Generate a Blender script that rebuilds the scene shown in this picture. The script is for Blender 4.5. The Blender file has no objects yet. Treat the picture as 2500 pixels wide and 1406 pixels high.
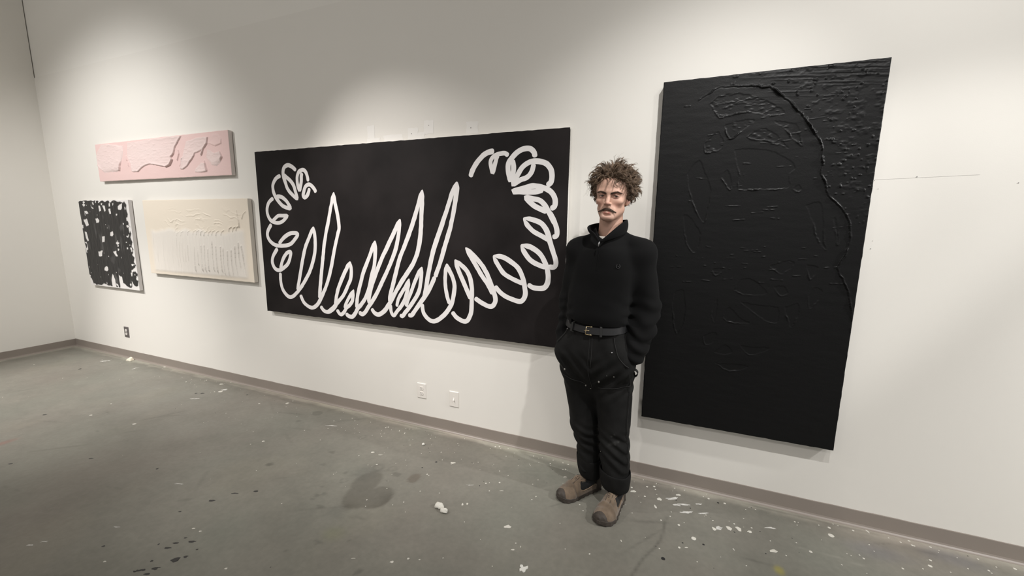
import bpy, bmesh, math, random
import numpy as np
from mathutils import Vector, Matrix, Euler

random.seed(7)
rng = np.random.default_rng(7)
sc = bpy.context.scene
COL = sc.collection

# ------------------------------------------------------------------ camera
CAM_H = 1.5151
cd = bpy.data.cameras.new('camera')
cam = bpy.data.objects.new('camera', cd)
COL.objects.link(cam)
cd.sensor_fit = 'HORIZONTAL'
cd.sensor_width = 36.0
cd.lens = 975.343 / 2500 * 36.0
cd.clip_start = 0.05
_yaw, _pit, _rol = map(math.radians, (-21.71145, 8.87097, 0.79105))
_f = Vector((math.sin(_yaw) * math.cos(_pit), math.cos(_yaw) * math.cos(_pit), -math.sin(_pit)))
_r = Vector((math.cos(_yaw), -math.sin(_yaw), 0))
_u = _r.cross(_f)
_r2 = math.cos(_rol) * _r + math.sin(_rol) * _u
_u2 = -math.sin(_rol) * _r + math.cos(_rol) * _u
cam.matrix_world = Matrix(((_r2.x, _u2.x, -_f.x, 0), (_r2.y, _u2.y, -_f.y, -2.4), (_r2.z, _u2.z, -_f.z, CAM_H), (0, 0, 0, 1)))
sc.camera = cam

# ------------------------------------------------------------------ light and exposure
sc.view_settings.view_transform = 'Standard'
sc.view_settings.look = 'None'
sc.view_settings.gamma = 1.0
sc.view_settings.use_curve_mapping = False
sc.view_settings.exposure = 0.0
sc.cycles.use_denoising = True
sc.cycles.max_bounces = 8
sc.cycles.diffuse_bounces = 5

w = bpy.data.worlds.new('gallery_ambient')
sc.world = w
w.use_nodes = True
bg = w.node_tree.nodes['Background']
bg.inputs['Color'].default_value = (1.0, 0.975, 0.94, 1)
bg.inputs['Strength'].default_value = 0.42


def spot(name, loc, target, power, angle, blend, color, radius=0.035):
    l = bpy.data.lights.new(name, 'SPOT')
    l.energy = power
    l.spot_size = math.radians(angle)
    l.spot_blend = blend
    l.color = color
    l.shadow_soft_size = radius
    o = bpy.data.objects.new(name, l)
    COL.objects.link(o)
    o.location = loc
    o.rotation_euler = (Vector(target) - Vector(loc)).to_track_quat('-Z', 'Y').to_euler()
    return o


# ceiling track lamps that wash the long wall (all hang above the frame)
WARM, NEUT = (1.0, 0.955, 0.92), (1.0, 0.985, 0.965)
spot('track_lamp', (-4.8, -2.5, 3.5), (-5.15, 0, 1.1), 310, 90, 1.0, NEUT)
spot('track_lamp', (-3.0, -1.7, 3.5), (-1.5, 0, 1.0), 224, 50, 1.0, WARM)
spot('track_lamp', (-3.0, -2.5, 3.5), (-2.1, 0, 0.4), 290, 50, 1.0, WARM)
spot('track_lamp', (0.6, -1.7, 3.5), (0.6, 0, 1.1), 51, 100, 1.0, NEUT)
spot('track_lamp', (0.6, -1.7, 3.5), (-0.2, 0, 1.1), 151, 60, 1.0, NEUT)
spot('track_lamp', (1.4, -1.7, 3.5), (1.4, 0, 2.0), 70, 100, 1.0, NEUT)
spot('track_lamp', (3.2, -1.7, 3.5), (2.4, 0, 0.2), 520, 60, 1.0, NEUT)
spot('track_lamp', (3.4, -0.85, 3.3), (-0.6, -0.3, 0.6), 380, 32, 0.5, NEUT, 0.05)
spot('track_lamp', (-6.0, -2.5, 3.5), (-5.0, -0.8, 0.0), 560, 50, 1.0, WARM)
# invented fill: soft overhead row further into the room, and uplights for ceiling bounce
for _x in (-5.5, -3.0, -0.5, 2.0):
    spot('overhead_fill', (_x, -4.2, 3.7), (_x, -1.0, 0.3), 62, 140, 1.0, WARM, 0.3)
    spot('ceiling_bounce_fill', (_x, -3.0, 3.3), (_x, -2.5, 4.3), 52, 150, 1.0, NEUT, 0.3)

# ------------------------------------------------------------------ helpers


def lin(c):
    return tuple(((v / 255) / 12.92 if v / 255 < 0.04045 else ((v / 255 + 0.055) / 1.055) ** 2.4) for v in c) + (1,)


def material(name, color, rough=0.6, metal=0.0, spec=0.5, attr=None, bump=None, vary=None, sheen=0.0):
    """color: linear rgba; attr: colour attribute that multiplies the base; bump: (scale, strength, distance, detail);
    vary: (scale, amount) gentle pigment mottling"""
    m = bpy.data.materials.new(name)
    m.use_nodes = True
    nt = m.node_tree
    N, L = nt.nodes, nt.links
    p = N['Principled BSDF']
    p.inputs['Base Color'].default_value = color
    p.inputs['Roughness'].default_value = rough
    p.inputs['Metallic'].default_value = metal
    p.inputs['Specular IOR Level'].default_value = spec
    if sheen:
        p.inputs['Sheen Weight'].default_value = sheen
        p.inputs['Sheen Roughness'].default_value = 0.6
    tc = N.new('ShaderNodeTexCoord')
    src = None
    if attr:
        a = N.new('ShaderNodeAttribute')
        a.attribute_name = attr
        mx = N.new('ShaderNodeMix')
        mx.data_type = 'RGBA'
        mx.blend_type = 'MULTIPLY'
        mx.inputs['Factor'].default_value = 1
        mx.inputs['A'].default_value = color
        L.new(a.outputs['Color'], mx.inputs['B'])
        src = mx.outputs['Result']
    if vary:
        n = N.new('ShaderNodeTexNoise')
        n.inputs['Scale'].default_value = vary[0]
        n.inputs['Detail'].default_value = 6
        L.new(tc.outputs['Object'], n.inputs['Vector'])
        mr = N.new('ShaderNodeMapRange')
        mr.inputs['From Min'].default_value = 0.3
        mr.inputs['From Max'].default_value = 0.7
        mr.inputs['To Min'].default_value = 1 - vary[1]
        mr.inputs['To Max'].default_value = 1 + vary[1]
        L.new(n.outputs['Fac'], mr.inputs['Value'])
        mx = N.new('ShaderNodeMix')
        mx.data_type = 'RGBA'
        mx.blend_type = 'MULTIPLY'
        mx.inputs['Factor'].default_value = 1
        mx.inputs['A'].default_value = color
        if src:
            L.new(src, mx.inputs['A'])
        L.new(mr.outputs['Result'], mx.inputs['B'])
        src = mx.outputs['Result']
    if src:
        L.new(src, p.inputs['Base Color'])
    if bump:
        n = N.new('ShaderNodeTexNoise')
        n.inputs['Scale'].default_value = bump[0]
        n.inputs['Detail'].default_value = bump[3] if len(bump) > 3 else 4
        L.new(tc.outputs['Object'], n.inputs['Vector'])
        b = N.new('ShaderNodeBump')
        b.inputs['Strength'].default_value = bump[1]
        b.inputs['Distance'].default_value = bump[2]
        L.new(n.outputs['Fac'], b.inputs['Height'])
        L.new(b.outputs['Normal'], p.inputs['Normal'])
    return m


def tag(o, label=None, cat=None, group=None, kind=None):
    if label:
        o['label'] = label
    if cat:
        o['category'] = cat
    if group:
        o['group'] = group
    if kind:
        o['kind'] = kind
    return o


def empty(name, loc):
    o = bpy.data.objects.new(name, None)
    o.empty_display_size = 0.1
    COL.objects.link(o)
    o.location = loc
    return o


def world_loc(o):
    v = Vector(o.location)
    while o.parent:
        o = o.parent
        v = v + Vector(o.location)
    return v


def mesh_obj(name, V, F, mats, parent=None, origin=None, smooth=False, mi=None):
    """V are world coordinates; the object is placed at `origin` (or at its parent's place)"""
    V = np.asarray(V, dtype=np.float64).reshape(-1, 3)
    if origin is None:
        origin = Vector((0, 0, 0)) if parent is None else world_loc(parent)
    origin = Vector(origin)
    me = bpy.data.meshes.new(name)
    me.from_pydata((V - np.array(origin)).tolist() if len(V) < 20000 else (V - np.array(origin)), [], F if isinstance(F, list) else F.tolist())
    if not isinstance(mats, (list, tuple)):
        mats = [mats]
    for m in mats:
        me.materials.append(m)
    if mi is not None:
        me.polygons.foreach_set('material_index', np.asarray(mi, dtype=np.int32))
    if smooth:
        me.polygons.foreach_set('use_smooth', np.ones(len(me.polygons), dtype=bool))
    me.validate()
    me.update()
    o = bpy.data.objects.new(name, me)
    COL.objects.link(o)
    if parent is not None:
        o.parent = parent
        o.location = origin - world_loc(parent)
    else:
        o.location = origin
    return o


def set_color(o, name, cols):
    a = o.data.color_attributes.new(name, 'FLOAT_COLOR', 'POINT')
    c = np.ones((len(o.data.vertices), 4), dtype=np.float32)
    c[:, :3] = cols
    a.data.foreach_set('color', c.ravel())


class MB:
    def __init__(s):
        s.V, s.F, s.M = [], [], []

    def add(s, V, F, m=0):
        b = len(s.V)
        s.V += [tuple(v) for v in V]
        s.F += [tuple(i + b for i in f) for f in F]
        s.M += [m] * len(F)

    def box(s, lo, hi, m=0):
        x0, y0, z0 = lo
        x1, y1, z1 = hi
        V = [(x0, y0, z0), (x1, y0, z0), (x1, y1, z0), (x0, y1, z0), (x0, y0, z1), (x1, y0, z1), (x1, y1, z1), (x0, y1, z1)]
        s.add(V, [(0, 3, 2, 1), (4, 5, 6, 7), (0, 1, 5, 4), (1, 2, 6, 5), (2, 3, 7, 6), (3, 0, 4, 7)], m)

    def tube(s, P, R, n=6, m=0, caps=True):
        P = [np.array(p, float) for p in P]
        k = len(P)
        if not hasattr(R, '__len__'):
            R = [R] * k
        T = [P[min(i + 1, k - 1)] - P[max(i - 1, 0)] for i in range(k)]
        up = np.array((0.13, 0.21, 0.97))
        V = []
        a = None
        for i in range(k):
            t = T[i] / (np.linalg.norm(T[i]) + 1e-12)
            if a is None:
                a = np.cross(up, t)
                if np.linalg.norm(a) < 1e-3:
                    a = np.cross((1, 0, 0), t)
            a = a - t * (a @ t)
            a /= np.linalg.norm(a) + 1e-12
            b = np.cross(t, a)
            for j in range(n):
                an = 2 * math.pi * j / n
                V.append(P[i] + R[i] * (math.cos(an) * a + math.sin(an) * b))
        F = []
        for i in range(k - 1):
            for j in range(n):
                F.append((i * n + j, i * n + (j + 1) % n, (i + 1) * n + (j + 1) % n, (i + 1) * n + j))
        if caps:
            F.append(tuple(range(n))[::-1])
            F.append(tuple((k - 1) * n + j for j in range(n)))
        s.add(V, F, m)

    def sphere(s, c, r, seg=12, ring=8, m=0, M=None):
        r = np.array(r if hasattr(r, '__len__') else (r, r, r), float)
        V = [(0, 0, 1)]
        for i in range(1, ring):
            th = math.pi * i / ring
            for j in range(seg):
                ph = 2 * math.pi * j / seg
                V.append((math.sin(th) * math.cos(ph), math.sin(th) * math.sin(ph), math.cos(th)))
        V.append((0, 0, -1))
        F = [(0, 1 + j, 1 + (j + 1) % seg) for j in range(seg)]
        for i in range(ring - 2):
            for j in range(seg):
                a = 1 + i * seg
                F.append((a + j, a + seg + j, a + seg + (j + 1) % seg, a + (j + 1) % seg))
        l = 1 + (ring - 2) * seg
        F += [(len(V) - 1, l + (j + 1) % seg, l + j) for j in range(seg)]
        V = np.array(V) * r
        if M is not None:
            V = V @ np.array(M).T
        s.add(V + np.array(c), F, m)

    def build(s, name, mats, parent=None, origin=None, smooth=False):
        return mesh_obj(name, s.V, s.F, mats, parent, origin, smooth, s.M)


def bevel(o, wd, seg=2):
    b = o.modifiers.new('bevel', 'BEVEL')
    b.width = wd
    b.segments = seg
    b.limit_method = 'ANGLE'
    return o


# value noise on arrays
_LAT = rng.random((64, 64, 64)).astype(np.float32)


def vnoise(x, y, z=0.0):
    x, y, z = np.broadcast_arrays(np.asarray(x, np.float32), np.asarray(y, np.float32), np.asarray(z, np.float32))
    xi, yi, zi = np.floor(x).astype(int), np.floor(y).astype(int), np.floor(z).astype(int)
    fx, fy, fz = x - xi, y - yi, z - zi
    fx, fy, fz = [q * q * (3 - 2 * q) for q in (fx, fy, fz)]
    r = 0
    for a in (0, 1):
        for b in (0, 1):
            for c in (0, 1):
                r = r + _LAT[(xi + a) & 63, (yi + b) & 63, (zi + c) & 63] * (fx if a else 1 - fx) * (fy if b else 1 - fy) * (fz if c else 1 - fz)
    return r * 2 - 1


def fbm(x, y, z=0.0, o=4):
    r, a, t = 0, 1.0, 0
    for i in range(o):
        r = r + a * vnoise(np.asarray(x) * 2 ** i + 17.3 * i, np.asarray(y) * 2 ** i + 5.1 * i, np.asarray(z) * 2 ** i + 3.7 * i)
        t += a
        a *= 0.5
    return r / t


def sstep(a, b, x):
    t = np.clip((x - a) / (b - a), 0, 1)
    return t * t * (3 - 2 * t)


def catmull(P, n):
    P = [np.array(p, float) for p in P]
    out = []
    for i in range(len(P) - 1):
        p0 = P[max(i - 1, 0)]
        p1, p2 = P[i], P[i + 1]
        p3 = P[min(i + 2, len(P) - 1)]
        for j in range(n):
            t = j / n
            out.append(0.5 * (2 * p1 + (p2 - p0) * t + (2 * p0 - 5 * p1 + 4 * p2 - p3) * t * t + (3 * p1 - p0 - 3 * p2 + p3) * t ** 3))
    out.append(P[-1])
    return out


def poly_sdf(poly, X, Z):
    P = np.array(poly, float)
    d = np.full(X.shape, 1e9)
    ins = np.zeros(X.shape, bool)
    n = len(P)
    for i in range(n):
        a, b = P[i], P[(i + 1) % n]
        e = b - a
        wx, wz = X - a[0], Z - a[1]
        t = np.clip((wx * e[0] + wz * e[1]) / (e @ e + 1e-12), 0, 1)
        d = np.minimum(d, (wx - t * e[0]) ** 2 + (wz - t * e[1]) ** 2)
        c = (a[1] > Z) != (b[1] > Z)
        with np.errstate(divide='ignore', invalid='ignore'):
            xx = (b[0] - a[0]) * (Z - a[1]) / (b[1] - a[1] + 1e-15) + a[0]
        ins ^= c & (X < xx)
    d = np.sqrt(d)
    return np.where(ins, -d, d)


def line_dist(pts, X, Z):
    """distance to an open polyline, running parameter 0..1 and side sign"""
    P = np.array(pts, float)
    best = np.full(X.shape, 1e9)
    par = np.zeros(X.shape)
    side = np.ones(X.shape)
    n = len(P) - 1
    for i in range(n):
        a, b = P[i], P[i + 1]
        e = b - a
        wx, wz = X - a[0], Z - a[1]
        t = np.clip((wx * e[0] + wz * e[1]) / (e @ e + 1e-12), 0, 1)
        d = (wx - t * e[0]) ** 2 + (wz - t * e[1]) ** 2
        m = d < best
        best = np.where(m, d, best)
        par = np.where(m, (i + t) / n, par)
        side = np.where(m, np.sign(e[0] * wz - e[1] * wx), side)
    return np.sqrt(best), par, side


def windowed(fn, pts, X, Z, pad, default):
    """evaluate fn(pts, Xw, Zw) only near the points"""
    P = np.array(pts)
    xs, zs = X[0, :], Z[:, 0]
    i0, i1 = np.searchsorted(xs, P[:, 0].min() - pad), np.searchsorted(xs, P[:, 0].max() + pad)
    j0, j1 = np.searchsorted(zs, P[:, 1].min() - pad), np.searchsorted(zs, P[:, 1].max() + pad)
    sl = (slice(j0, j1), slice(i0, i1))
    return sl, fn(pts, X[sl], Z[sl])


# ------------------------------------------------------------------ measured data (metres on the real surfaces)
STROKES = [(0.95,[(-2.5652,1.7452),(-2.5859,1.7763),(-2.6231,1.8052),(-2.6629,1.7976),(-2.6872,1.7618),(-2.6997,1.7255),(-2.6864,1.7087),(-2.6553,1.7282),(-2.6381,1.7576),(-2.6307,1.7805)]),(0.95,[(-2.64,1.8292),(-2.647,1.8738),(-2.6614,1.9056),(-2.6912,1.9197),(-2.7312,1.9048),(-2.7513,1.8693),(-2.7547,1.823),(-2.7445,1.7829),(-2.735,1.7647),(-2.7229,1.7957),(-2.71,1.8351),(-2.7064,1.8744),(-2.6969,1.8971)]),(1.0,[(-2.76,1.9144),(-2.7929,1.9413),(-2.8383,1.9583),(-2.8804,1.9467),(-2.8991,1.9141),(-2.8985,1.8738),(-2.8822,1.8263),(-2.864,1.7787),(-2.8223,1.7374),(-2.7672,1.701),(-2.7785,1.7501),(-2.7969,1.8041),(-2.831,1.8417),(-2.8755,1.8731),(-2.8948,1.8905)]),(1.0,[(-2.9304,1.8829),(-2.978,1.8661),(-3.0145,1.8297),(-3.027,1.7888),(-3.0164,1.7404),(-2.9804,1.6882),(-2.9279,1.6465),(-2.8504,1.6269),(-2.8679,1.6633),(-2.9031,1.6977),(-2.9496,1.7188),(-2.9939,1.7194)]),(0.95,[(-3.0299,1.7081),(-3.0814,1.6787),(-3.1113,1.6298),(-3.1097,1.5733),(-3.0741,1.5275),(-3.0114,1.5118),(-2.9507,1.5215),(-2.9,1.5567),(-2.8891,1.5685),(-2.936,1.5683),(-2.9905,1.5667),(-3.0386,1.5383),(-3.0583,1.5241)]),(1.0,[(-3.0753,1.4991),(-3.1173,1.4521),(-3.1316,1.4087),(-3.107,1.3624),(-3.0511,1.3316),(-2.9711,1.3269),(-2.8808,1.3402),(-2.8235,1.3804),(-2.7874,1.4265),(-2.8622,1.4299),(-2.9232,1.4061),(-2.9746,1.3695),(-3.0047,1.3401)]),(1.0,[(-3.0259,1.3022),(-3.0791,1.2437),(-3.0993,1.1918),(-3.0801,1.1413),(-3.0351,1.1217),(-2.9806,1.1392),(-2.9159,1.1858),(-2.8854,1.2444),(-2.8809,1.2801),(-2.9255,1.2678),(-2.9703,1.2193),(-2.9958,1.1675),(-3.0094,1.134)]),(1.0,[(-3.0157,1.102),(-3.0169,1.026),(-2.9912,0.9477),(-2.9233,0.9035),(-2.845,0.9426),(-2.759,1.0307),(-2.6836,1.1301),(-2.6308,1.2374),(-2.6076,1.3302),(-2.6046,1.4211),(-2.6129,1.4864)]),(1.0,[(-2.6129,1.4864),(-2.6589,1.4143),(-2.7102,1.3269),(-2.7514,1.2206),(-2.7896,1.1004),(-2.817,1.0149),(-2.8298,0.9656)]),(1.0,[(-2.8036,0.9312),(-2.7673,0.8674),(-2.6933,0.8339),(-2.6278,0.8613),(-2.5724,0.9314),(-2.5053,1.0475),(-2.4499,1.1885),(-2.4076,1.3254),(-2.3714,1.4261),(-2.3518,1.4812),(-2.3608,1.5789),(-2.3825,1.6759),(-2.3875,1.7456)]),(1.0,[(-2.3875,1.7456),(-2.4245,1.6331),(-2.4627,1.5127),(-2.5016,1.3897),(-2.5318,1.2531),(-2.561,1.1136),(-2.5818,1.0073),(-2.5951,0.9177)]),(1.0,[(-2.5892,0.8564),(-2.5533,0.8202),(-2.4999,0.8169),(-2.4441,0.8562),(-2.4187,0.897)]),(1.0,[(-2.5195,0.81),(-2.4555,0.8543),(-2.3993,0.9089),(-2.3439,0.9653),(-2.2954,1.043),(-2.2645,1.1014),(-2.2556,1.1634),(-2.2622,1.2297)]),(1.0,[(-2.2622,1.2297),(-2.3015,1.1721),(-2.3498,1.0961),(-2.3917,1.0192),(-2.4174,0.948),(-2.4328,0.8768)]),(0.95,[(-2.4187,0.8442),(-2.4019,0.8182),(-2.3766,0.8071),(-2.3454,0.8322),(-2.3251,0.862),(-2.2907,0.8892),(-2.261,0.9261),(-2.2496,0.9726),(-2.2398,1.0158)]),(0.85,[(-2.2398,1.0158),(-2.2708,0.9766),(-2.3063,0.9281),(-2.3309,0.8857),(-2.34,0.8589)]),(1.0,[(-2.3315,0.8208),(-2.3035,0.8014),(-2.2673,0.8003),(-2.2352,0.8311),(-2.2116,0.8676),(-2.1682,0.9112),(-2.123,0.9712),(-2.0918,1.0403),(-2.0656,1.1245),(-2.0358,1.2077),(-2.0218,1.2889),(-2.0188,1.3927)]),(1.0,[(-2.0188,1.3927),(-2.0574,1.3143),(-2.0988,1.2317),(-2.1411,1.1475),(-2.1736,1.0624),(-2.2032,0.9762),(-2.2164,0.9071),(-2.2163,0.8729)]),(1.0,[(-2.1987,0.846),(-2.1693,0.8288),(-2.135,0.8519),(-2.1103,0.8853),(-2.0772,0.9246),(-2.0333,0.9838),(-1.9897,1.0529),(-1.9392,1.1429),(-1.883,1.2417),(-1.8377,1.3379),(-1.8123,1.4264),(-1.7982,1.5033),(-1.7909,1.5515)]),(1.0,[(-1.7909,1.5515),(-1.8222,1.4979),(-1.8593,1.4357),(-1.9108,1.3511),(-1.9599,1.2701),(-2.0092,1.1766),(-2.0483,1.0928),(-2.0792,1.0191),(-2.0962,0.9566),(-2.0947,0.9175)]),(1.05,[(-2.0759,0.8827),(-2.0519,0.853),(-2.013,0.841),(-1.9646,0.8679),(-1.9212,0.916),(-1.8933,0.9539),(-1.853,1.0195),(-1.7988,1.0982),(-1.7395,1.1755),(-1.6847,1.2509),(-1.6491,1.3291),(-1.6302,1.4055),(-1.6211,1.4807),(-1.6162,1.5551),(-1.6067,1.6531),(-1.6014,1.7475)]),(1.0,[(-1.6014,1.7475),(-1.6216,1.6922),(-1.6472,1.6191),(-1.6788,1.5398),(-1.7186,1.4488),(-1.7582,1.3663),(-1.8053,1.2714),(-1.8409,1.1698),(-1.87,1.0828),(-1.898,0.9998),(-1.9049,0.9448)]),(0.95,[(-1.9009,0.9287),(-1.8946,0.8744),(-1.874,0.8478),(-1.8488,0.8732),(-1.8352,0.8909),(-1.8117,0.9148),(-1.7781,0.9608),(-1.7541,1.0163),(-1.7377,1.0758),(-1.7285,1.1317)]),(0.85,[(-1.7285,1.1317),(-1.7585,1.0744),(-1.7951,1.0238),(-1.8289,0.9728),(-1.8439,0.9173)]),(0.95,[(-1.8168,0.861),(-1.796,0.8499),(-1.7712,0.8805),(-1.7614,0.8896),(-1.722,0.9362),(-1.6766,0.9958),(-1.6441,1.0561),(-1.6287,1.1352),(-1.6175,1.2208)]),(0.9,[(-1.6175,1.2208),(-1.6535,1.1648),(-1.686,1.1003),(-1.7125,1.0406),(-1.7426,0.9798),(-1.7615,0.9246)]),(1.05,[(-1.7443,0.868),(-1.7179,0.864),(-1.6854,0.902),(-1.6405,0.9618),(-1.5964,1.0179),(-1.5559,1.078),(-1.5128,1.1577)]),(1.05,[(-1.5121,1.1555),(-1.4671,1.2652),(-1.4202,1.3998),(-1.3875,1.4983),(-1.3641,1.5843),(-1.3447,1.6793),(-1.3331,1.7522),(-1.334,1.7937)]),(1.05,[(-1.334,1.7937),(-1.3701,1.7216),(-1.411,1.6162),(-1.4503,1.5192),(-1.4957,1.4088),(-1.5287,1.3186),(-1.553,1.2272),(-1.5751,1.1344),(-1.5931,1.0521),(-1.608,0.9983)]),(1.0,[(-1.6226,0.9583),(-1.6119,0.8917),(-1.5611,0.8432),(-1.5072,0.8464),(-1.4468,0.8899),(-1.3964,0.9524),(-1.3726,1.0116),(-1.3589,1.1031),(-1.376,1.1693),(-1.4035,1.218),(-1.4171,1.2541)]),(0.9,[(-1.4171,1.2541),(-1.4282,1.1887),(-1.4306,1.1095),(-1.4187,1.0307),(-1.3987,0.9752)]),(1.0,[(-1.3813,0.9216),(-1.3406,0.883),(-1.2735,0.8657),(-1.2358,0.9217),(-1.227,1.0123),(-1.2268,1.1012),(-1.2437,1.1772),(-1.2804,1.23),(-1.3547,1.2836)]),(0.95,[(-1.3547,1.2836),(-1.3339,1.2272),(-1.3031,1.1626),(-1.2662,1.0873),(-1.2356,1.0228)]),(1.0,[(-1.2049,1.0342),(-1.1442,0.9993),(-1.082,0.9849),(-1.0528,1.0268),(-1.0661,1.08),(-1.0972,1.1644),(-1.1448,1.2478),(-1.2046,1.3095),(-1.2736,1.3673)]),(0.95,[(-1.2736,1.3673),(-1.2409,1.3188),(-1.1987,1.2559),(-1.1566,1.1932),(-1.1088,1.1312),(-1.0731,1.0687)]),(1.0,[(-1.0582,1.1238),(-1.0033,1.074),(-0.923,1.0429),(-0.8702,1.0398),(-0.8457,1.0861),(-0.8522,1.138),(-0.8653,1.1893),(-0.8984,1.2498),(-0.9491,1.2889),(-1.0059,1.3156),(-1.0713,1.3214)]),(0.95,[(-1.0713,1.3214),(-1.0455,1.2739),(-0.9991,1.2129),(-0.9454,1.1823),(-0.8913,1.1616),(-0.8602,1.1532)]),(1.0,[(-0.8306,1.152),(-0.7921,1.1318),(-0.7278,1.1322),(-0.7014,1.1688),(-0.701,1.2298),(-0.715,1.2795),(-0.7491,1.3384),(-0.8085,1.3815),(-0.8812,1.3974)]),(0.95,[(-0.8812,1.3974),(-0.8597,1.3544),(-0.8176,1.3051),(-0.7634,1.2771),(-0.7124,1.2615)]),(1.0,[(-0.7001,1.2702),(-0.6607,1.2702),(-0.6525,1.3025),(-0.6717,1.3613),(-0.6942,1.4248),(-0.7112,1.4785),(-0.7488,1.5271),(-0.8124,1.554),(-0.8681,1.5626)]),(0.95,[(-0.8681,1.5626),(-0.8382,1.5161),(-0.7948,1.479),(-0.747,1.4561),(-0.6996,1.4316)]),(1.0,[(-0.6796,1.4527),(-0.6543,1.4582),(-0.6536,1.4991),(-0.6777,1.5569),(-0.7045,1.6003)]),(1.0,[(-0.6656,1.5268),(-0.6909,1.5723),(-0.712,1.6084),(-0.7351,1.6426),(-0.7663,1.6694),(-0.8116,1.6794),(-0.8541,1.6876),(-0.8361,1.6663),(-0.7982,1.6353),(-0.7568,1.616),(-0.7158,1.6008)]),(1.05,[(-0.6963,1.6178),(-0.6708,1.6309),(-0.6667,1.6646),(-0.6829,1.7022),(-0.7155,1.7308),(-0.7602,1.7479),(-0.8133,1.7543),(-0.8751,1.7397),(-0.9404,1.7236),(-0.8916,1.7216),(-0.8414,1.7192),(-0.792,1.721),(-0.7436,1.7314)]),(1.0,[(-0.7242,1.7553),(-0.6977,1.774),(-0.6922,1.8137),(-0.7033,1.8546),(-0.7358,1.8853),(-0.7841,1.8977),(-0.8287,1.896),(-0.8735,1.8724),(-0.9061,1.8282),(-0.9398,1.7669),(-0.897,1.7899),(-0.8515,1.8057),(-0.8232,1.833),(-0.8117,1.8662),(-0.8082,1.8865)]),(1.0,[(-0.8016,1.9196),(-0.8064,1.9494),(-0.8345,1.973),(-0.8755,1.9727),(-0.9166,1.9551),(-0.9498,1.9248),(-0.9706,1.8954),(-0.9744,1.8612),(-0.9675,1.8226),(-0.9572,1.7904),(-0.944,1.8219),(-0.9382,1.8598),(-0.9408,1.8884),(-0.9475,1.9133)]),(0.85,[(-0.9733,1.9365),(-0.997,1.9536),(-1.0314,1.9523),(-1.0639,1.9436),(-1.087,1.9236),(-1.093,1.9006),(-1.0867,1.8693),(-1.0781,1.8398),(-1.0677,1.8725),(-1.0592,1.903),(-1.052,1.9296),(-1.04,1.9463)]),(1.05,[(-1.0685,1.9695),(-1.1014,1.9674),(-1.1413,1.9513),(-1.1726,1.9256),(-1.1998,1.8934),(-1.2219,1.8547),(-1.2344,1.8185)])]
BIG_CRACK = [(0.074,2.157),(0.119,2.184),(0.163,2.206),(0.265,2.202),(0.37,2.186),(0.399,2.168),(0.435,2.135),(0.48,2.092),(0.513,2.053),(0.54,2.015),(0.587,1.95),(0.608,1.913),(0.62,1.866),(0.625,1.82),(0.622,1.78),(0.641,1.74),(0.665,1.672),(0.706,1.635),(0.739,1.591),(0.762,1.538),(0.768,1.463),(0.76,1.408),(0.738,1.332),(0.768,1.281),(0.793,1.216),(0.81,1.15),(0.82,1.09)]
BIG_POLY = [[(0.126,2.138),(0.16,2.166),(0.217,2.17),(0.287,2.163),(0.338,2.141),(0.402,2.109),(0.447,2.075),(0.442,2.059),(0.377,2.058),(0.351,2.067),(0.295,2.078),(0.232,2.073),(0.175,2.064),(0.149,2.101)],[(0.197,2.028),(0.273,2.043),(0.33,2.038),(0.283,1.998),(0.229,1.956)],[(0.302,1.962),(0.346,1.996),(0.402,1.986),(0.455,1.939),(0.485,1.9),(0.438,1.919),(0.369,1.947),(0.332,1.946)],[(0.413,2.028),(0.476,2.017),(0.514,1.991),(0.54,1.907),(0.502,1.939),(0.461,1.988)],[(0.256,1.906),(0.348,1.904),(0.436,1.882),(0.52,1.817),(0.501,1.778),(0.501,1.716),(0.392,1.708),(0.29,1.71),(0.287,1.777),(0.27,1.828)],[(0.047,1.8),(0.097,1.864),(0.13,1.797),(0.163,1.716),(0.158,1.612),(0.143,1.545),(0.096,1.613),(0.06,1.71)],[(0.21,1.766),(0.229,1.808),(0.253,1.764),(0.251,1.707)],[(0.581,1.632),(0.631,1.646),(0.655,1.591),(0.673,1.474),(0.685,1.419),(0.644,1.474),(0.618,1.556)],[(0.118,1.949),(0.174,1.995),(0.204,1.944),(0.188,1.909),(0.125,1.898)],[(0.042,1.582),(0.071,1.575),(0.134,1.484),(0.114,1.384),(0.067,1.436)],[(0.697,1.571),(0.708,1.567),(0.728,1.489),(0.728,1.445),(0.712,1.51)],[(0.52,1.709),(0.541,1.729),(0.555,1.708),(0.545,1.691)],[(0.462,1.333),(0.544,1.364),(0.565,1.345),(0.519,1.293),(0.484,1.31)],[(0.616,1.344),(0.664,1.335),(0.637,1.269)],[(0.312,1.196),(0.339,1.254),(0.401,1.254),(0.462,1.191),(0.381,1.176)],[(0.342,1.141),(0.434,1.128),(0.516,1.123),(0.523,1.044),(0.476,1.047),(0.417,1.082)],[(0.276,1.068),(0.302,1.104),(0.349,1.059),(0.402,1.027),(0.294,1.028)],[(0.548,1.126),(0.601,1.154),(0.608,1.092),(0.585,1.03),(0.564,1.072)],[(0.492,1.225),(0.531,1.231),(0.554,1.198),(0.52,1.183)],[(0.639,1.189),(0.659,1.236),(0.693,1.216),(0.674,1.161),(0.649,1.127)],[(0.026,1.053),(0.026,1.157),(0.072,1.178),(0.091,1.068),(0.089,0.998),(0.054,0.929)],[(0.202,1.303),(0.256,1.306),(0.223,1.268)],[(0.217,1.063),(0.24,1.145),(0.24,1.014)],[(0.25,0.852),(0.298,0.901),(0.337,0.864),(0.295,0.845)],[(0.262,0.793),(0.332,0.755),(0.416,0.79),(0.372,0.8)],[(0.362,0.91),(0.406,0.903),(0.503,0.907),(0.417,0.858)],[(0.19,0.94),(0.248,0.964),(0.245,0.912),(0.201,0.889)]]
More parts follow.
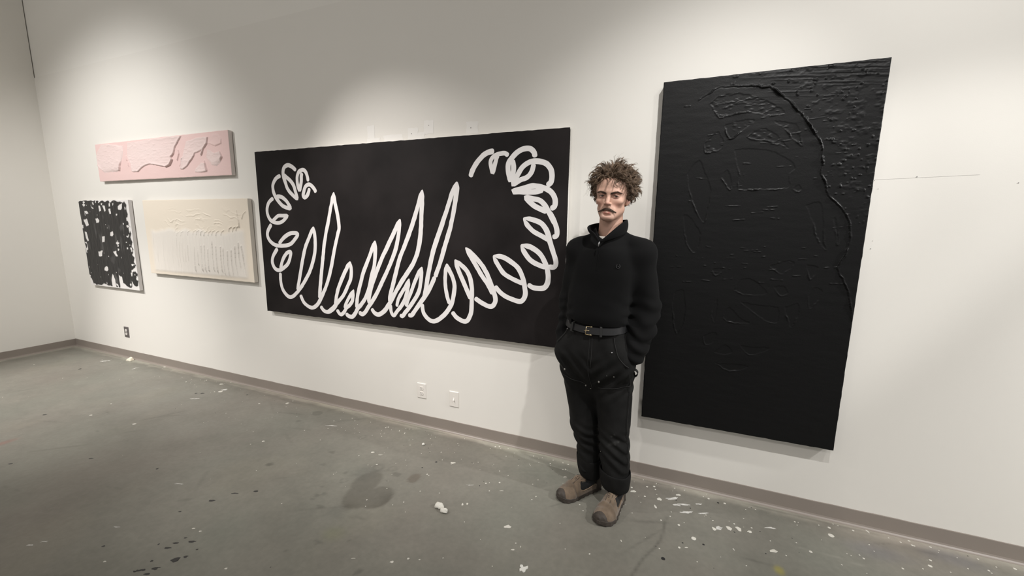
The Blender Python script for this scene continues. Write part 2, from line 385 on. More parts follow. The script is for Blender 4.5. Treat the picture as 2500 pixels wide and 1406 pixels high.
PINK_POLY = [[(-5.43,2.265),(-5.23,2.257),(-5.05,2.235),(-5.063,2.168),(-5.118,2.071),(-5.145,2.003),(-5.208,1.993),(-5.432,1.992),(-5.531,2.057),(-5.54,2.144),(-5.518,2.192)],[(-4.974,2.251),(-4.627,2.264),(-4.123,2.269),(-4.176,2.225),(-4.231,2.169),(-4.259,2.121),(-4.295,2.096),(-4.286,2.074),(-4.328,2.02),(-4.393,2.001),(-4.53,2.031),(-4.644,2.046),(-4.738,2.026),(-4.849,1.982),(-4.941,1.987),(-4.946,2.057),(-4.995,2.118)],[(-4.071,2.218),(-3.904,2.239),(-3.77,2.238),(-3.784,2.18),(-3.836,2.139),(-3.878,2.086),(-3.893,2.074),(-3.863,2.127),(-3.96,2.106),(-4.021,2.056),(-4.091,2.005),(-4.149,1.982),(-4.198,1.982),(-4.157,2.057),(-4.112,2.135)],[(-3.795,2.134),(-3.71,2.098),(-3.636,2.105),(-3.615,2.063),(-3.638,2.013),(-3.686,1.988),(-3.751,1.997),(-3.815,2.062)],[(-3.975,1.969),(-3.897,2.024),(-3.831,2.016),(-3.825,1.947),(-3.988,1.942)],[(-3.784,2.18),(-3.766,2.214),(-3.71,2.256),(-3.639,2.247),(-3.598,2.204),(-3.608,2.162),(-3.685,2.157)]]
PINK_MARKS = [[(-4.191,2.145),(-4.183,2.112),(-4.22,2.06)],[(-4.193,2.009),(-4.163,2.052),(-4.146,2.078)],[(-4.992,2.042),(-4.99,2.071)],[(-5.009,2.128),(-5.006,2.095)],[(-3.845,2.032),(-3.823,1.958)]]
CREAM_LINES = [[(-3.486,1.612),(-3.483,1.568),(-3.469,1.509),(-3.468,1.455)],[(-3.378,1.6),(-3.407,1.58),(-3.435,1.533)],[(-3.46,1.312),(-3.449,1.227),(-3.443,1.136),(-3.433,1.045)],[(-4.304,1.416),(-4.339,1.402),(-4.351,1.373)],[(-4.329,1.452),(-4.361,1.438),(-4.376,1.402)],[(-4.246,1.42),(-4.277,1.407),(-4.292,1.371)],[(-4.147,1.429),(-4.177,1.415),(-4.191,1.38)],[(-4.065,1.433),(-4.094,1.42),(-4.109,1.385)],[(-4.015,1.434),(-4.044,1.421),(-4.058,1.386)],[(-3.956,1.432),(-3.985,1.419),(-3.999,1.384)],[(-3.908,1.426),(-3.937,1.413),(-3.95,1.379)],[(-3.85,1.431),(-3.878,1.418),(-3.891,1.383)],[(-3.801,1.435),(-3.829,1.422),(-3.842,1.387)],[(-3.745,1.432),(-3.772,1.42),(-3.785,1.385)],[(-3.679,1.437),(-3.706,1.424),(-3.718,1.39)],[(-3.573,1.469),(-3.6,1.456),(-3.612,1.423)],[(-3.524,1.469),(-3.55,1.457),(-3.562,1.424)],[(-3.478,1.476),(-3.504,1.464),(-3.516,1.431)],[(-4.71,1.409),(-4.74,1.224),(-4.725,1.037)],[(-4.67,1.274),(-4.685,1.157),(-4.679,1.04)],[(-4.572,1.317),(-4.588,1.188),(-4.58,1.059)],[(-4.529,1.251),(-4.54,1.15),(-4.536,1.047)],[(-4.436,1.281),(-4.449,1.167),(-4.443,1.052)],[(-4.357,1.363),(-4.375,1.217),(-4.364,1.07)],[(-4.321,1.324),(-4.337,1.192),(-4.327,1.058)],[(-4.281,1.312),(-4.29,1.22),(-4.285,1.127)],[(-4.249,1.261),(-4.252,1.195),(-4.251,1.129)],[(-4.203,1.295),(-4.209,1.216),(-4.206,1.138)],[(-4.106,1.279),(-4.119,1.158),(-4.11,1.037)],[(-4.061,1.248),(-4.065,1.177),(-4.063,1.105)],[(-4.003,1.295),(-4.016,1.169),(-4.006,1.043)],[(-3.957,1.302),(-3.971,1.171),(-3.959,1.039)],[(-3.916,1.266),(-3.926,1.157),(-3.917,1.048)],[(-3.845,1.337),(-3.859,1.195),(-3.845,1.052)],[(-3.799,1.295),(-3.81,1.169),(-3.799,1.042)],[(-3.736,1.291),(-3.746,1.168),(-3.735,1.046)],[(-3.701,1.285),(-3.712,1.157),(-3.7,1.029)],[(-3.649,1.256),(-3.658,1.144),(-3.648,1.032)],[(-3.597,1.271),(-3.606,1.153),(-3.595,1.035)],[(-3.542,1.303),(-3.553,1.171),(-3.539,1.038)],[(-3.493,1.335),(-3.501,1.219),(-3.49,1.103)]]
BW_BLACK = [(-6.03,1.7),(-5.973,1.718),(-5.892,1.72),(-5.829,1.71),(-5.756,1.716),(-5.67,1.72),(-5.62,1.701),(-5.573,1.719),(-5.509,1.703),(-5.452,1.713),(-5.402,1.7),(-5.343,1.722),(-5.295,1.705),(-5.231,1.699),(-5.173,1.697),(-5.157,1.711),(-5.128,1.675),(-5.131,1.632),(-5.119,1.574),(-5.141,1.538),(-5.13,1.502),(-5.11,1.451),(-5.129,1.421),(-5.106,1.385),(-5.127,1.348),(-5.107,1.297),(-5.13,1.252),(-5.102,1.209),(-5.136,1.17),(-5.104,1.142),(-5.127,1.096),(-5.103,1.059),(-5.133,1.013),(-5.09,0.977),(-5.107,0.931),(-5.094,0.901),(-5.109,0.843),(-5.172,0.843),(-5.213,0.89),(-5.211,0.832),(-5.23,0.816),(-5.308,0.822),(-5.372,0.864),(-5.378,0.922),(-5.434,0.942),(-5.437,0.848),(-5.439,0.809),(-5.514,0.811),(-5.518,0.882),(-5.551,0.943),(-5.588,0.878),(-5.583,0.815),(-5.647,0.81),(-5.748,0.836),(-5.798,0.808),(-5.886,0.806),(-5.957,0.818),(-5.975,0.862),(-6.004,0.893),(-6.023,0.932),(-6.023,1.014),(-6.03,1.095),(-6.026,1.175),(-6.007,1.22),(-6.025,1.272),(-6.021,1.367),(-6.019,1.478),(-6.022,1.572),(-6.027,1.634)]
BW_WHITE = [[(-5.965,1.511),(-5.903,1.524),(-5.881,1.46),(-5.934,1.449)],[(-5.729,1.527),(-5.685,1.533),(-5.664,1.508),(-5.683,1.487),(-5.726,1.485)],[(-5.979,1.384),(-5.95,1.38),(-5.927,1.294),(-5.949,1.28),(-5.974,1.321)],[(-5.652,1.34),(-5.602,1.343),(-5.624,1.284),(-5.664,1.282)],[(-5.483,1.389),(-5.438,1.395),(-5.434,1.367),(-5.457,1.348),(-5.489,1.355)],[(-5.766,1.177),(-5.723,1.177),(-5.713,1.188),(-5.682,1.188),(-5.713,1.132),(-5.768,1.13)],[(-5.477,1.186),(-5.422,1.197),(-5.426,1.17),(-5.408,1.144),(-5.439,1.144)],[(-5.691,0.999),(-5.657,1.02),(-5.623,1.016),(-5.621,0.987),(-5.655,0.973),(-5.696,0.981)],[(-5.284,1.651),(-5.25,1.672),(-5.199,1.683),(-5.212,1.643),(-5.237,1.621),(-5.282,1.625)],[(-5.64,1.665),(-5.609,1.662),(-5.604,1.614),(-5.634,1.605)],[(-5.563,1.663),(-5.519,1.664),(-5.518,1.614),(-5.537,1.605)],[(-5.952,1.677),(-5.922,1.69),(-5.898,1.672),(-5.924,1.656)],[(-5.924,1.605),(-5.873,1.603),(-5.853,1.584),(-5.888,1.578)],[(-5.46,1.629),(-5.426,1.631),(-5.422,1.581),(-5.446,1.579)],[(-5.174,1.461),(-5.144,1.469),(-5.132,1.454),(-5.157,1.441)],[(-5.405,1.28),(-5.377,1.29),(-5.343,1.282),(-5.383,1.265)],[(-5.156,1.015),(-5.102,1.037),(-5.099,1.003),(-5.137,0.997)],[(-5.121,0.926),(-5.089,0.924),(-5.093,0.905),(-5.12,0.911)],[(-5.206,0.978),(-5.191,0.975),(-5.185,0.945),(-5.201,0.942)],[(-5.194,1.354),(-5.164,1.355),(-5.172,1.347)],[(-5.748,1.694),(-5.726,1.696),(-5.725,1.675),(-5.746,1.675)],[(-5.79,1.672),(-5.774,1.649),(-5.746,1.637),(-5.77,1.637)],[(-5.581,1.689),(-5.562,1.684),(-5.572,1.672),(-5.587,1.678)],[(-5.439,1.684),(-5.419,1.684),(-5.424,1.655),(-5.443,1.655)],[(-5.371,1.684),(-5.356,1.682),(-5.366,1.662),(-5.375,1.663)],[(-5.153,1.538),(-5.127,1.542),(-5.133,1.516),(-5.152,1.517)],[(-5.223,1.298),(-5.203,1.3),(-5.206,1.287),(-5.223,1.286)],[(-5.217,1.238),(-5.198,1.239),(-5.201,1.224),(-5.22,1.223)],[(-5.153,1.238),(-5.127,1.237),(-5.136,1.226),(-5.152,1.225)],[(-5.143,1.222),(-5.127,1.219),(-5.133,1.196),(-5.146,1.196)],[(-5.385,1.258),(-5.365,1.256),(-5.37,1.246),(-5.385,1.245)],[(-5.384,1.22),(-5.363,1.218),(-5.371,1.205),(-5.385,1.204)],[(-5.17,1.067),(-5.146,1.068),(-5.152,1.053),(-5.169,1.052)],[(-5.228,1.485),(-5.212,1.485),(-5.217,1.474),(-5.229,1.474)],[(-5.332,1.575),(-5.313,1.575),(-5.319,1.565),(-5.332,1.565)],[(-6.018,1.454),(-5.998,1.454),(-6.0,1.425),(-6.018,1.424)],[(-5.145,0.963),(-5.131,0.964),(-5.136,0.953)],[(-5.248,0.853),(-5.227,0.858),(-5.236,0.838)]]
SPOTS = [(0,-0.124,-0.138,0.006,0.006,0.0),(0,-0.04,-0.095,0.006,0.006,0.0),(0,-0.001,-0.076,0.007,0.007,0.0),(0,-0.047,-0.19,0.0058,0.0058,0.0),(0,0.016,-0.146,0.0029,0.0029,0.0),(0,0.29,-0.069,0.0057,0.0057,0.0),(0,0.371,-0.078,0.0066,0.0066,0.0),(0,0.131,-0.355,0.0061,0.0061,0.0),(0,0.131,-0.513,0.0057,0.0057,0.0),(0,0.045,-0.354,0.0044,0.0044,0.0),(0,0.089,-0.305,0.0036,0.0036,0.0),(0,0.198,-0.424,0.0117,0.0117,0.0),(0,0.697,-0.093,0.0044,0.0044,0.0),(0,0.851,-0.073,0.007,0.007,0.0),(0,0.841,-0.134,0.0128,0.0128,0.0),(0,0.713,-0.297,0.0073,0.0073,0.0),(0,0.932,-0.248,0.0048,0.0048,0.0),(0,1.188,-0.056,0.005,0.005,0.0),(0,1.189,-0.026,0.0051,0.0051,0.0),(0,1.146,-0.053,0.0042,0.0042,0.0),(0,1.265,-0.036,0.005,0.005,0.0),(0,1.199,-0.182,0.0078,0.0078,0.0),(0,1.219,-0.139,0.0056,0.0056,0.0),(0,1.074,-0.249,0.0046,0.0046,0.0),(0,1.433,-0.042,0.004,0.004,0.0),(0,1.434,-0.111,0.0046,0.0046,0.0),(0,1.553,-0.051,0.0062,0.0062,0.0),(0,1.436,-0.124,0.0031,0.0031,0.0),(0,0.665,-0.258,0.0033,0.0033,0.0),(0,0.414,-0.508,0.0031,0.0031,0.0),(0,0.399,-0.234,0.0044,0.0044,0.0),(0,0.478,-0.231,0.0043,0.0043,0.0),(0,0.549,-0.294,0.0033,0.0033,0.0),(0,0.006,-0.102,0.0039,0.0039,0.0),(0,-0.065,-0.036,0.0031,0.0031,0.0),(0,0.01,-0.044,0.003,0.003,0.0),(0,0.165,-0.043,0.0039,0.0039,0.0),(0,-0.101,-0.358,0.0027,0.0027,0.0),(0,0.157,-0.327,0.0026,0.0026,0.0),(0,0.958,-0.049,0.0052,0.0052,0.0),(0,0.207,-0.571,0.0031,0.0031,0.0),(0,0.922,-0.231,0.0032,0.0032,0.0),(0,1.159,-0.215,0.0031,0.0031,0.0),(0,1.352,-0.134,0.0031,0.0031,0.0),(0,1.48,-0.071,0.0031,0.0031,0.0),(0,1.346,-0.07,0.0024,0.0024,0.0),(0,0.87,-0.244,0.0024,0.0024,0.0),(0,0.909,-0.346,0.0023,0.0023,0.0),(0,-0.112,-0.17,0.0166,0.0087,0.4),(0,0.031,-0.183,0.0133,0.012,0.399),(0,0.103,-0.145,0.0459,0.0122,0.399),(0,0.131,-0.102,0.0136,0.0075,0.4),(0,0.146,-0.182,0.0486,0.0106,0.399),(0,0.228,-0.147,0.0281,0.0072,0.399),(0,0.17,-0.237,0.0473,0.0089,0.398),(0,0.262,-0.21,0.0381,0.009,0.398),(0,0.33,-0.293,0.0259,0.0146,0.397),(0,0.37,-0.28,0.0121,0.0147,0.397),(0,0.415,-0.265,0.0112,0.0169,0.397),(0,0.464,-0.265,0.0103,0.0084,0.397),(0,0.298,-0.314,0.0086,0.0123,0.397),(0,0.562,-0.196,0.0365,0.0099,0.397),(0,0.549,-0.361,0.0177,0.0095,0.396),(0,1.024,-0.027,0.0043,0.0122,0.397),(0,0.013,-0.257,0.0056,0.0136,0.399),(0,-0.132,-0.579,0.0025,0.007,0.397),(0,0.163,-0.5,0.0081,0.0027,0.396),(0,0.373,-0.424,0.0024,0.0074,0.396),(1,0.241,-0.448,0.0057,0.0057,0.0),(1,0.147,-0.476,0.0041,0.0041,0.0),(1,0.19,-0.422,0.005,0.005,0.0),(1,0.337,-0.087,0.0057,0.0057,0.0),(1,0.119,-0.156,0.0038,0.0038,0.0),(1,0.191,-0.195,0.0037,0.0037,0.0),(1,0.061,-0.613,0.0094,0.0094,0.0),(1,0.653,-0.232,0.0025,0.0025,0.0),(0,-3.149,-0.23,0.0061,0.0061,0.0),(0,-2.936,-0.082,0.0044,0.0044,0.0),(0,-2.428,-0.406,0.0046,0.0046,0.0),(0,-2.439,-0.016,0.0043,0.0043,0.0),(0,-1.296,-0.332,0.0034,0.0034,0.0),(0,-2.246,-0.122,0.0041,0.0041,0.0),(0,-2.195,-0.148,0.004,0.004,0.0),(0,-2.117,-0.237,0.0031,0.0031,0.0),(0,-2.152,-0.287,0.0031,0.0031,0.0),(0,-1.908,-0.138,0.0055,0.0055,0.0),(0,-1.895,-0.124,0.0055,0.0055,0.0),(0,-2.135,-0.185,0.0032,0.0032,0.0),(0,-1.62,-0.2,0.003,0.003,0.0),(0,-1.512,-0.139,0.003,0.003,0.0),(0,-1.283,-0.136,0.0029,0.0029,0.0),(0,-1.043,-0.051,0.0044,0.0044,0.0),(0,-1.019,-0.038,0.0036,0.0036,0.0),(0,-0.967,-0.246,0.0027,0.0027,0.0),(0,-0.904,-0.297,0.0026,0.0026,0.0),(0,-0.931,-0.438,0.005,0.005,0.0),(0,-0.914,-0.425,0.0031,0.0031,0.0),(0,-0.859,-0.4,0.0056,0.0056,0.0),(0,-1.3,-0.5,0.0045,0.0045,0.0),(0,-1.283,-0.508,0.0032,0.0032,0.0),(0,-1.278,-0.761,0.0029,0.0029,0.0),(0,-1.32,-0.803,0.0028,0.0028,0.0),(0,-1.476,-0.826,0.0035,0.0035,0.0),(0,-1.447,-0.869,0.0023,0.0023,0.0),(0,-1.881,-1.03,0.0023,0.0023,0.0),(0,-2.754,-0.566,0.003,0.003,0.0),(0,-2.665,-0.271,0.0033,0.0033,0.0),(0,-1.713,-0.356,0.0021,0.0021,0.0),(0,-1.247,-0.649,0.0024,0.0024,0.0),(0,-1.138,-0.621,0.0024,0.0024,0.0),(0,-0.882,-0.492,0.003,0.003,0.0),(0,-1.699,-0.565,0.0026,0.0026,0.0),(0,-1.289,-0.045,0.0038,0.0038,0.0),(0,-1.856,0.013,0.0033,0.0033,0.0),(0,-2.941,-0.133,0.0131,0.0146,0.41),(0,-2.564,-0.628,0.0094,0.0089,0.405),(0,-1.771,-0.439,0.0112,0.0084,0.404),(0,-1.702,-0.444,0.0152,0.0031,0.403),(0,-1.216,-0.334,0.0162,0.0084,0.402),(0,-2.304,-0.276,0.051,0.0056,0.407),(0,-1.785,-0.136,0.0031,0.0101,0.406),(0,-1.728,-0.149,0.0031,0.0111,0.406),(0,-1.651,-0.54,0.0066,0.0038,0.402),(0,-1.003,-0.487,0.0309,0.0023,0.4),(0,-0.818,-0.465,0.0121,0.0022,0.4),(1,-1.319,-0.368,0.0074,0.0074,0.0),(1,-1.367,-0.455,0.0053,0.0053,0.0),(1,-0.955,-0.473,0.0031,0.0031,0.0),(1,-0.95,-0.427,0.0025,0.0025,0.0),(1,-1.103,-0.285,0.0027,0.0027,0.0),(1,-1.633,-0.286,0.0029,0.0029,0.0),(0,-0.68,-0.708,0.0187,0.01,0.397),(0,-1.025,-1.066,0.0054,0.0048,0.396),(0,-0.974,-1.051,0.0048,0.0024,0.396),(0,-0.88,-1.002,0.0024,0.0036,0.396),(0,-0.601,-0.834,0.0087,0.0037,0.396),(0,-0.573,-0.803,0.0019,0.0057,0.396),(0,-0.971,-0.652,0.005,0.0101,0.399),(0,-0.949,-0.638,0.005,0.0084,0.399),(0,-1.257,-1.162,0.0107,0.0019,0.396),(0,-1.082,-1.11,0.0083,0.0059,0.396),(0,-0.511,-0.194,0.0113,0.0052,0.401),(0,-0.898,-0.764,0.0027,0.0027,0.0),(0,-1.278,-0.762,0.0036,0.0036,0.0),(0,-1.248,-0.65,0.003,0.003,0.0),(0,-1.138,-0.621,0.003,0.003,0.0),(0,-1.477,-0.826,0.0043,0.0043,0.0),(0,-1.447,-0.869,0.0028,0.0028,0.0),(0,-1.881,-1.029,0.0035,0.0035,0.0),(0,-1.222,-0.822,0.0021,0.0021,0.0),(0,-0.652,-0.956,0.0024,0.0024,0.0),(0,-0.373,-0.734,0.0025,0.0025,0.0),(0,-0.762,-0.057,0.0044,0.0044,0.0),(0,-0.635,-0.094,0.0042,0.0042,0.0),(0,-0.628,-0.051,0.0043,0.0043,0.0),(0,-0.561,-0.055,0.0043,0.0043,0.0),(0,-0.525,-0.06,0.0051,0.0051,0.0),(0,-0.543,-0.125,0.0041,0.0041,0.0),(0,-0.528,-0.117,0.005,0.005,0.0),(0,-1.042,-0.052,0.0064,0.0064,0.0),(0,-1.018,-0.038,0.0055,0.0055,0.0),(0,-0.952,-0.039,0.0036,0.0036,0.0),(0,-0.904,-0.296,0.0041,0.0041,0.0),(0,-0.632,-0.468,0.0037,0.0037,0.0),(0,-0.883,-0.493,0.0038,0.0038,0.0),(0,-5.651,-0.165,0.0461,0.0261,0.42),(0,-5.097,-0.167,0.0084,0.0588,0.418),(0,-3.722,-0.164,0.0421,0.0204,0.413),(0,-3.695,-0.196,0.0185,0.0178,0.413),(0,-3.744,-0.386,0.0513,0.0105,0.411),(0,-4.145,-0.888,0.0112,0.0079,0.408),(0,-3.671,-0.837,0.0123,0.0086,0.407),(0,-3.862,-0.084,0.0193,0.0097,0.414),(0,-4.861,-0.01,0.0214,0.0194,0.419),(0,-3.829,-0.009,0.0059,0.0198,0.415),(0,-4.218,-0.18,0.0058,0.0058,0.0),(0,-4.084,-0.098,0.0049,0.0049,0.0),(0,-4.087,-0.079,0.0059,0.0059,0.0),(0,-3.151,-0.229,0.0078,0.0078,0.0),(0,-3.738,-0.222,0.0055,0.0055,0.0),(0,-6.156,-0.52,0.0063,0.0063,0.0),(0,-4.239,-0.123,0.004,0.004,0.0),(0,-2.753,-0.566,0.003,0.003,0.0),(0,-4.257,-0.717,0.0059,0.0059,0.0),(0,-3.224,-0.454,0.0041,0.0041,0.0),(1,-5.56,-0.399,0.0124,0.0137,0.418),(1,-4.481,-1.024,0.0127,0.0104,0.408),(1,-3.799,-0.286,0.0182,0.0089,0.412),(1,-3.851,-0.309,0.0109,0.0089,0.412),(1,-3.411,-0.151,0.0064,0.0083,0.412),(0,-2.71,-1.688,0.0266,0.0053,0.396),(0,-2.672,-1.648,0.0254,0.0038,0.397),(0,-2.478,-1.465,0.0247,0.0031,0.397),(0,-2.585,-1.144,0.0421,0.0029,0.401),(0,-2.268,-1.603,0.0065,0.0038,0.396),(0,-2.121,-1.326,0.0083,0.0042,0.397),(0,-2.071,-1.325,0.0067,0.0041,0.397),(0,-1.733,-1.42,0.0064,0.0042,0.395),(1,-2.011,-1.535,0.0342,0.0092,0.395),(1,-2.079,-1.578,0.0226,0.0069,0.395),(1,-2.06,-1.564,0.0136,0.0052,0.395),(1,-1.99,-1.476,0.0178,0.0142,0.396),(1,-1.966,-1.448,0.0095,0.0071,0.396),(1,-2.037,-1.382,0.0178,0.0065,0.397),(1,-2.099,-1.449,0.017,0.0051,0.396),(1,-2.097,-1.417,0.0138,0.0052,0.397),(1,-2.385,-1.558,0.0073,0.0049,0.396),(1,-3.369,-1.201,0.023,0.0079,0.403),(1,-2.252,-1.16,0.017,0.0075,0.399),(1,-2.163,-1.452,0.0039,0.0053,0.396),(1,-1.963,-1.402,0.0058,0.0037,0.396),(1,-2.106,-1.013,0.013,0.0068,0.4),(1,-2.862,-1.102,0.0076,0.0068,0.402),(1,-2.09,-1.379,0.008,0.004,0.397),(1,-2.018,-1.569,0.0135,0.0051,0.395),(1,-2.197,-1.071,0.0204,0.0043,0.4),(1,-3.751,-1.424,0.0128,0.0069,0.402),(1,-2.315,-1.279,0.0082,0.004,0.398),(1,-2.08,-1.521,0.0065,0.0048,0.396)]
STAINS = [('dark',-1.583,-0.699,0.085,0.122),('dark',-1.533,-0.829,0.102,0.109),('dark',-1.439,-0.789,0.066,0.095),('dim',-1.553,-0.961,0.076,0.066),('dim',-1.668,-0.638,0.096,0.087),('brown',-1.349,-0.566,0.039,0.05),('green',-1.464,-1.083,0.071,0.057),('yellow',0.548,-0.478,0.023,0.03),('red',-4.152,-1.343,0.038,0.084),('blue',1.029,-0.171,0.178,0.07),('blue',1.325,-0.089,0.136,0.066),('spot',-1.735,-0.88,0.012,0.017),('spot',-1.76,-0.903,0.018,0.012),('spot',-1.758,-0.938,0.01,0.01),('spot',-1.67,-0.964,0.032,0.014),('spot',-1.795,-0.834,0.008,0.013),('spot',-1.767,-0.683,0.013,0.011),('spot',-2.273,-0.803,0.031,0.02),('spot',-2.021,-0.546,0.024,0.014),('spot',-2.11,-1.012,0.015,0.008),('spot',-1.181,-1.207,0.011,0.01),('spot',-1.19,-1.221,0.011,0.007),('spot',-1.477,-1.151,0.025,0.012),('spot',-1.58,-1.251,0.008,0.004),('spot',-1.354,-1.089,0.006,0.006),('spot',-1.471,-0.576,0.028,0.019),('ring',-1.72,-0.745,0.02,0.019),('ring',-1.531,-0.536,0.028,0.023),('ring',-1.623,-0.56,0.033,0.032),('ring',-1.969,-0.314,0.021,0.025),('ring',-1.491,-0.188,0.021,0.023),('spot',-2.564,-0.168,0.042,0.036),('spot',-2.59,-0.322,0.016,0.019),('spot',-2.271,-0.805,0.026,0.023),('spot',-1.963,-0.674,0.02,0.012)]
CRACK = [(0.07,-0.322),(0.063,-0.377),(0.051,-0.48),(0.022,-0.56),(-0.012,-0.627),(-0.044,-0.7),(-0.067,-0.767)]
SCR = [(0.665,-0.29),(0.725,-0.292),(0.823,-0.29),(0.917,-0.3)]
LEGR = [(0.868,-0.438,-0.34,0.102),(0.749,-0.428,-0.325,0.095),(0.628,-0.416,-0.311,0.088),(0.505,-0.399,-0.297,0.083),(0.416,-0.39,-0.287,0.079),(0.366,-0.379,-0.281,0.071),(0.302,-0.368,-0.274,0.065),(0.21,-0.361,-0.263,0.063)]
CUFR = [(0.218,-0.361,-0.264,0.068),(0.142,-0.359,-0.256,0.067),(0.065,-0.355,-0.247,0.057)]
LEGL = [(0.899,-0.242,-0.36,0.098),(0.787,-0.239,-0.354,0.102),(0.673,-0.236,-0.348,0.096),(0.557,-0.23,-0.341,0.088),(0.463,-0.224,-0.337,0.081),(0.414,-0.224,-0.334,0.075),(0.319,-0.213,-0.329,0.075),(0.197,-0.205,-0.323,0.075)]
CUFL = [(0.201,-0.206,-0.323,0.08),(0.146,-0.205,-0.32,0.079),(0.08,-0.204,-0.317,0.071)]
TOR = [(1.443,-0.279,-0.37,0.183),(1.382,-0.295,-0.37,0.175),(1.3,-0.301,-0.37,0.167),(1.215,-0.319,-0.37,0.158),(1.13,-0.327,-0.37,0.155),(1.065,-0.329,-0.37,0.156),(1.022,-0.332,-0.37,0.146)]
HIP = [(1.0,-0.334,-0.372,0.15),(0.934,-0.336,-0.371,0.184),(0.867,-0.337,-0.369,0.195),(0.779,-0.324,-0.368,0.189)]
PTS = {'outlet1':[-1.674,0.0,0.281],'outlet2':[-1.396,0.0,0.263],'outlet3':[-5.522,0.0,0.295],'chunk':[-1.055,-0.732,0.0],'wedge':[-5.426,-0.008,0.0],'butter':[-0.519,-0.916,0.0],'chip':[-1.511,-0.229,0.0],'p1':[-1.572,0.0,2.161],'p2':[-1.245,0.0,2.132],'p3':[-1.7,0.0,2.127],'p4':[-2.056,0.0,2.163],'p5':[-1.865,0.0,2.106]}

# ------------------------------------------------------------------ the room
XL, XR, YF, ZC = -6.652, 5.0, -7.0, 4.3
M_wall = material('wall_paint', (0.80, 0.775, 0.725, 1), 0.62, spec=0.3, bump=(230, 0.06, 0.002, 2), vary=(0.9, 0.012))
M_wall_up = material('upper_wall_paint', (0.83, 0.807, 0.757, 1), 0.62, spec=0.3, bump=(230, 0.06, 0.002, 2))
M_touch = material('touch_up_paint', (0.845, 0.825, 0.79, 1), 0.7, spec=0.25)
M_mark = material('pencil_mark', (0.66, 0.645, 0.61, 1), 0.8)
M_hole = material('nail_hole_filler', (0.22, 0.21, 0.20, 1), 0.9)
M_ceil = material('ceiling_paint', (0.42, 0.41, 0.38, 1), 0.9)
M_base = material('vinyl_cove_base', (0.272, 0.236, 0.207, 1), 0.42, spec=0.4, vary=(3, 0.05))

# long wall: a drywall layer up to 3.05 m with the original wall set back 8 mm above it
b = MB()
b.box((XL - 0.15, 0.0, 0), (XR, 0.15, 3.05), 0)
b.box((XL - 0.15, 0.008, 3.05), (XR, 0.15, ZC), 1)


def wall_patch(cx, cz, wd, ht, m, jit=0.08, n=5, y=-0.0006):
    pts = []
    for (ax, az), (bx, bz) in zip([(-1, -1), (1, -1), (1, 1), (-1, 1)], [(1, -1), (1, 1), (-1, 1), (-1, -1)]):
        for k in range(n):
            t = k / n
            pts.append((cx + wd / 2 * (ax + (bx - ax) * t) + random.uniform(-1, 1) * jit * wd / 2, y, cz + ht / 2 * (az + (bz - az) * t) + random.uniform(-1, 1) * jit * ht / 2))
    b.add(pts, [tuple(range(len(pts)))], m)


for nm, wd, ht in (('p1', 0.075, 0.085), ('p2', 0.085, 0.075), ('p3', 0.085, 0.075), ('p4', 0.065, 0.085), ('p5', 0.16, 0.05)):
    wall_patch(PTS[nm][0], PTS[nm][2], wd, ht, 2)
wall_patch(PTS['p3'][0] + 0.055, PTS['p3'][2] - 0.03, 0.08, 0.07, 2, y=-0.0009)
wall_patch(PTS['p4'][0] + 0.02, PTS['p4'][2] - 0.06, 0.12, 0.03, 2, y=-0.0009)
for x, z, r in [(x_, z_, r_ * .7) for x_, z_, r_ in ((1.00, 1.757, .0035), (1.334, 1.722, .003), (0.868, 1.707, .0022), (0.80, 1.437, .003), (0.874, 1.43, .003), (0.877, 1.467, .002), (0.79, 1.37, .002), (0.85, 1.745, .002),
                (PTS['p1'][0], PTS['p1'][2] + .01, .004), (PTS['p2'][0] - .01, PTS['p2'][2], .005), (PTS['p3'][0] - .01, PTS['p3'][2], .004))]:
    b.add([(x + r * math.cos(a), -0.0012, z + r * math.sin(a)) for a in np.linspace(0, 2 * math.pi, 9)[:-1]], [tuple(range(8))], 4)
b.add([(0.83, -0.0006, 1.7475), (1.21, -0.0006, 1.7595), (1.21, -0.0006, 1.7612), (0.83, -0.0006, 1.7488)], [(0, 1, 2, 3)], 3)
tag(b.build('wall_back', [M_wall, M_wall_up, M_touch, M_mark, M_hole]), kind='structure')

b = MB()
b.box((XL - 0.15, YF, 0), (XL, 0.0, ZC))
tag(b.build('wall_left', M_wall), kind='structure')
b = MB()
b.box((XL - 0.15, YF, ZC), (XR, 0.15, ZC + 0.1))
tag(b.build('ceiling', M_ceil), kind='structure')


def cove(name, axis, a0, a1, h=0.0885):
    """rubber cove base: flat strip with a rounded top and a small curved toe; the upper edge wavers with the paint line"""
    prof = [(0.0, h), (0.0025, h - 0.0005), (0.0035, h - 0.003), (0.0035, 0.016), (0.006, 0.008), (0.011, 0.003), (0.016, 0.0008), (0.016, 0.0), (0.0, 0.0)]
    n = 260
    V, F = [], []
    for i in range(n + 1):
        s = a0 + (a1 - a0) * i / n
        j = 0.0016 * float(vnoise(s * 9, 3.3)) + 0.0009 * float(vnoise(s * 37, 8.8))
        for d, z in prof:
            zz = z + (j if z > 0.08 else 0)
            V.append((s, -d, zz) if axis == 'x' else (XL + d, s, zz))
    k = len(prof)
    for i in range(n):
        for j in range(k):
            q = (i * k + j, i * k + (j + 1) % k, (i + 1) * k + (j + 1) % k, (i + 1) * k + j)
            F.append(q if axis == 'x' else q[::-1])
    o = mesh_obj(name, V, F, M_base)
    tag(o, kind='structure')
    return o


cove('baseboard_back', 'x', XL, XR)
cove('baseboard_left', 'y', YF, -0.0036)

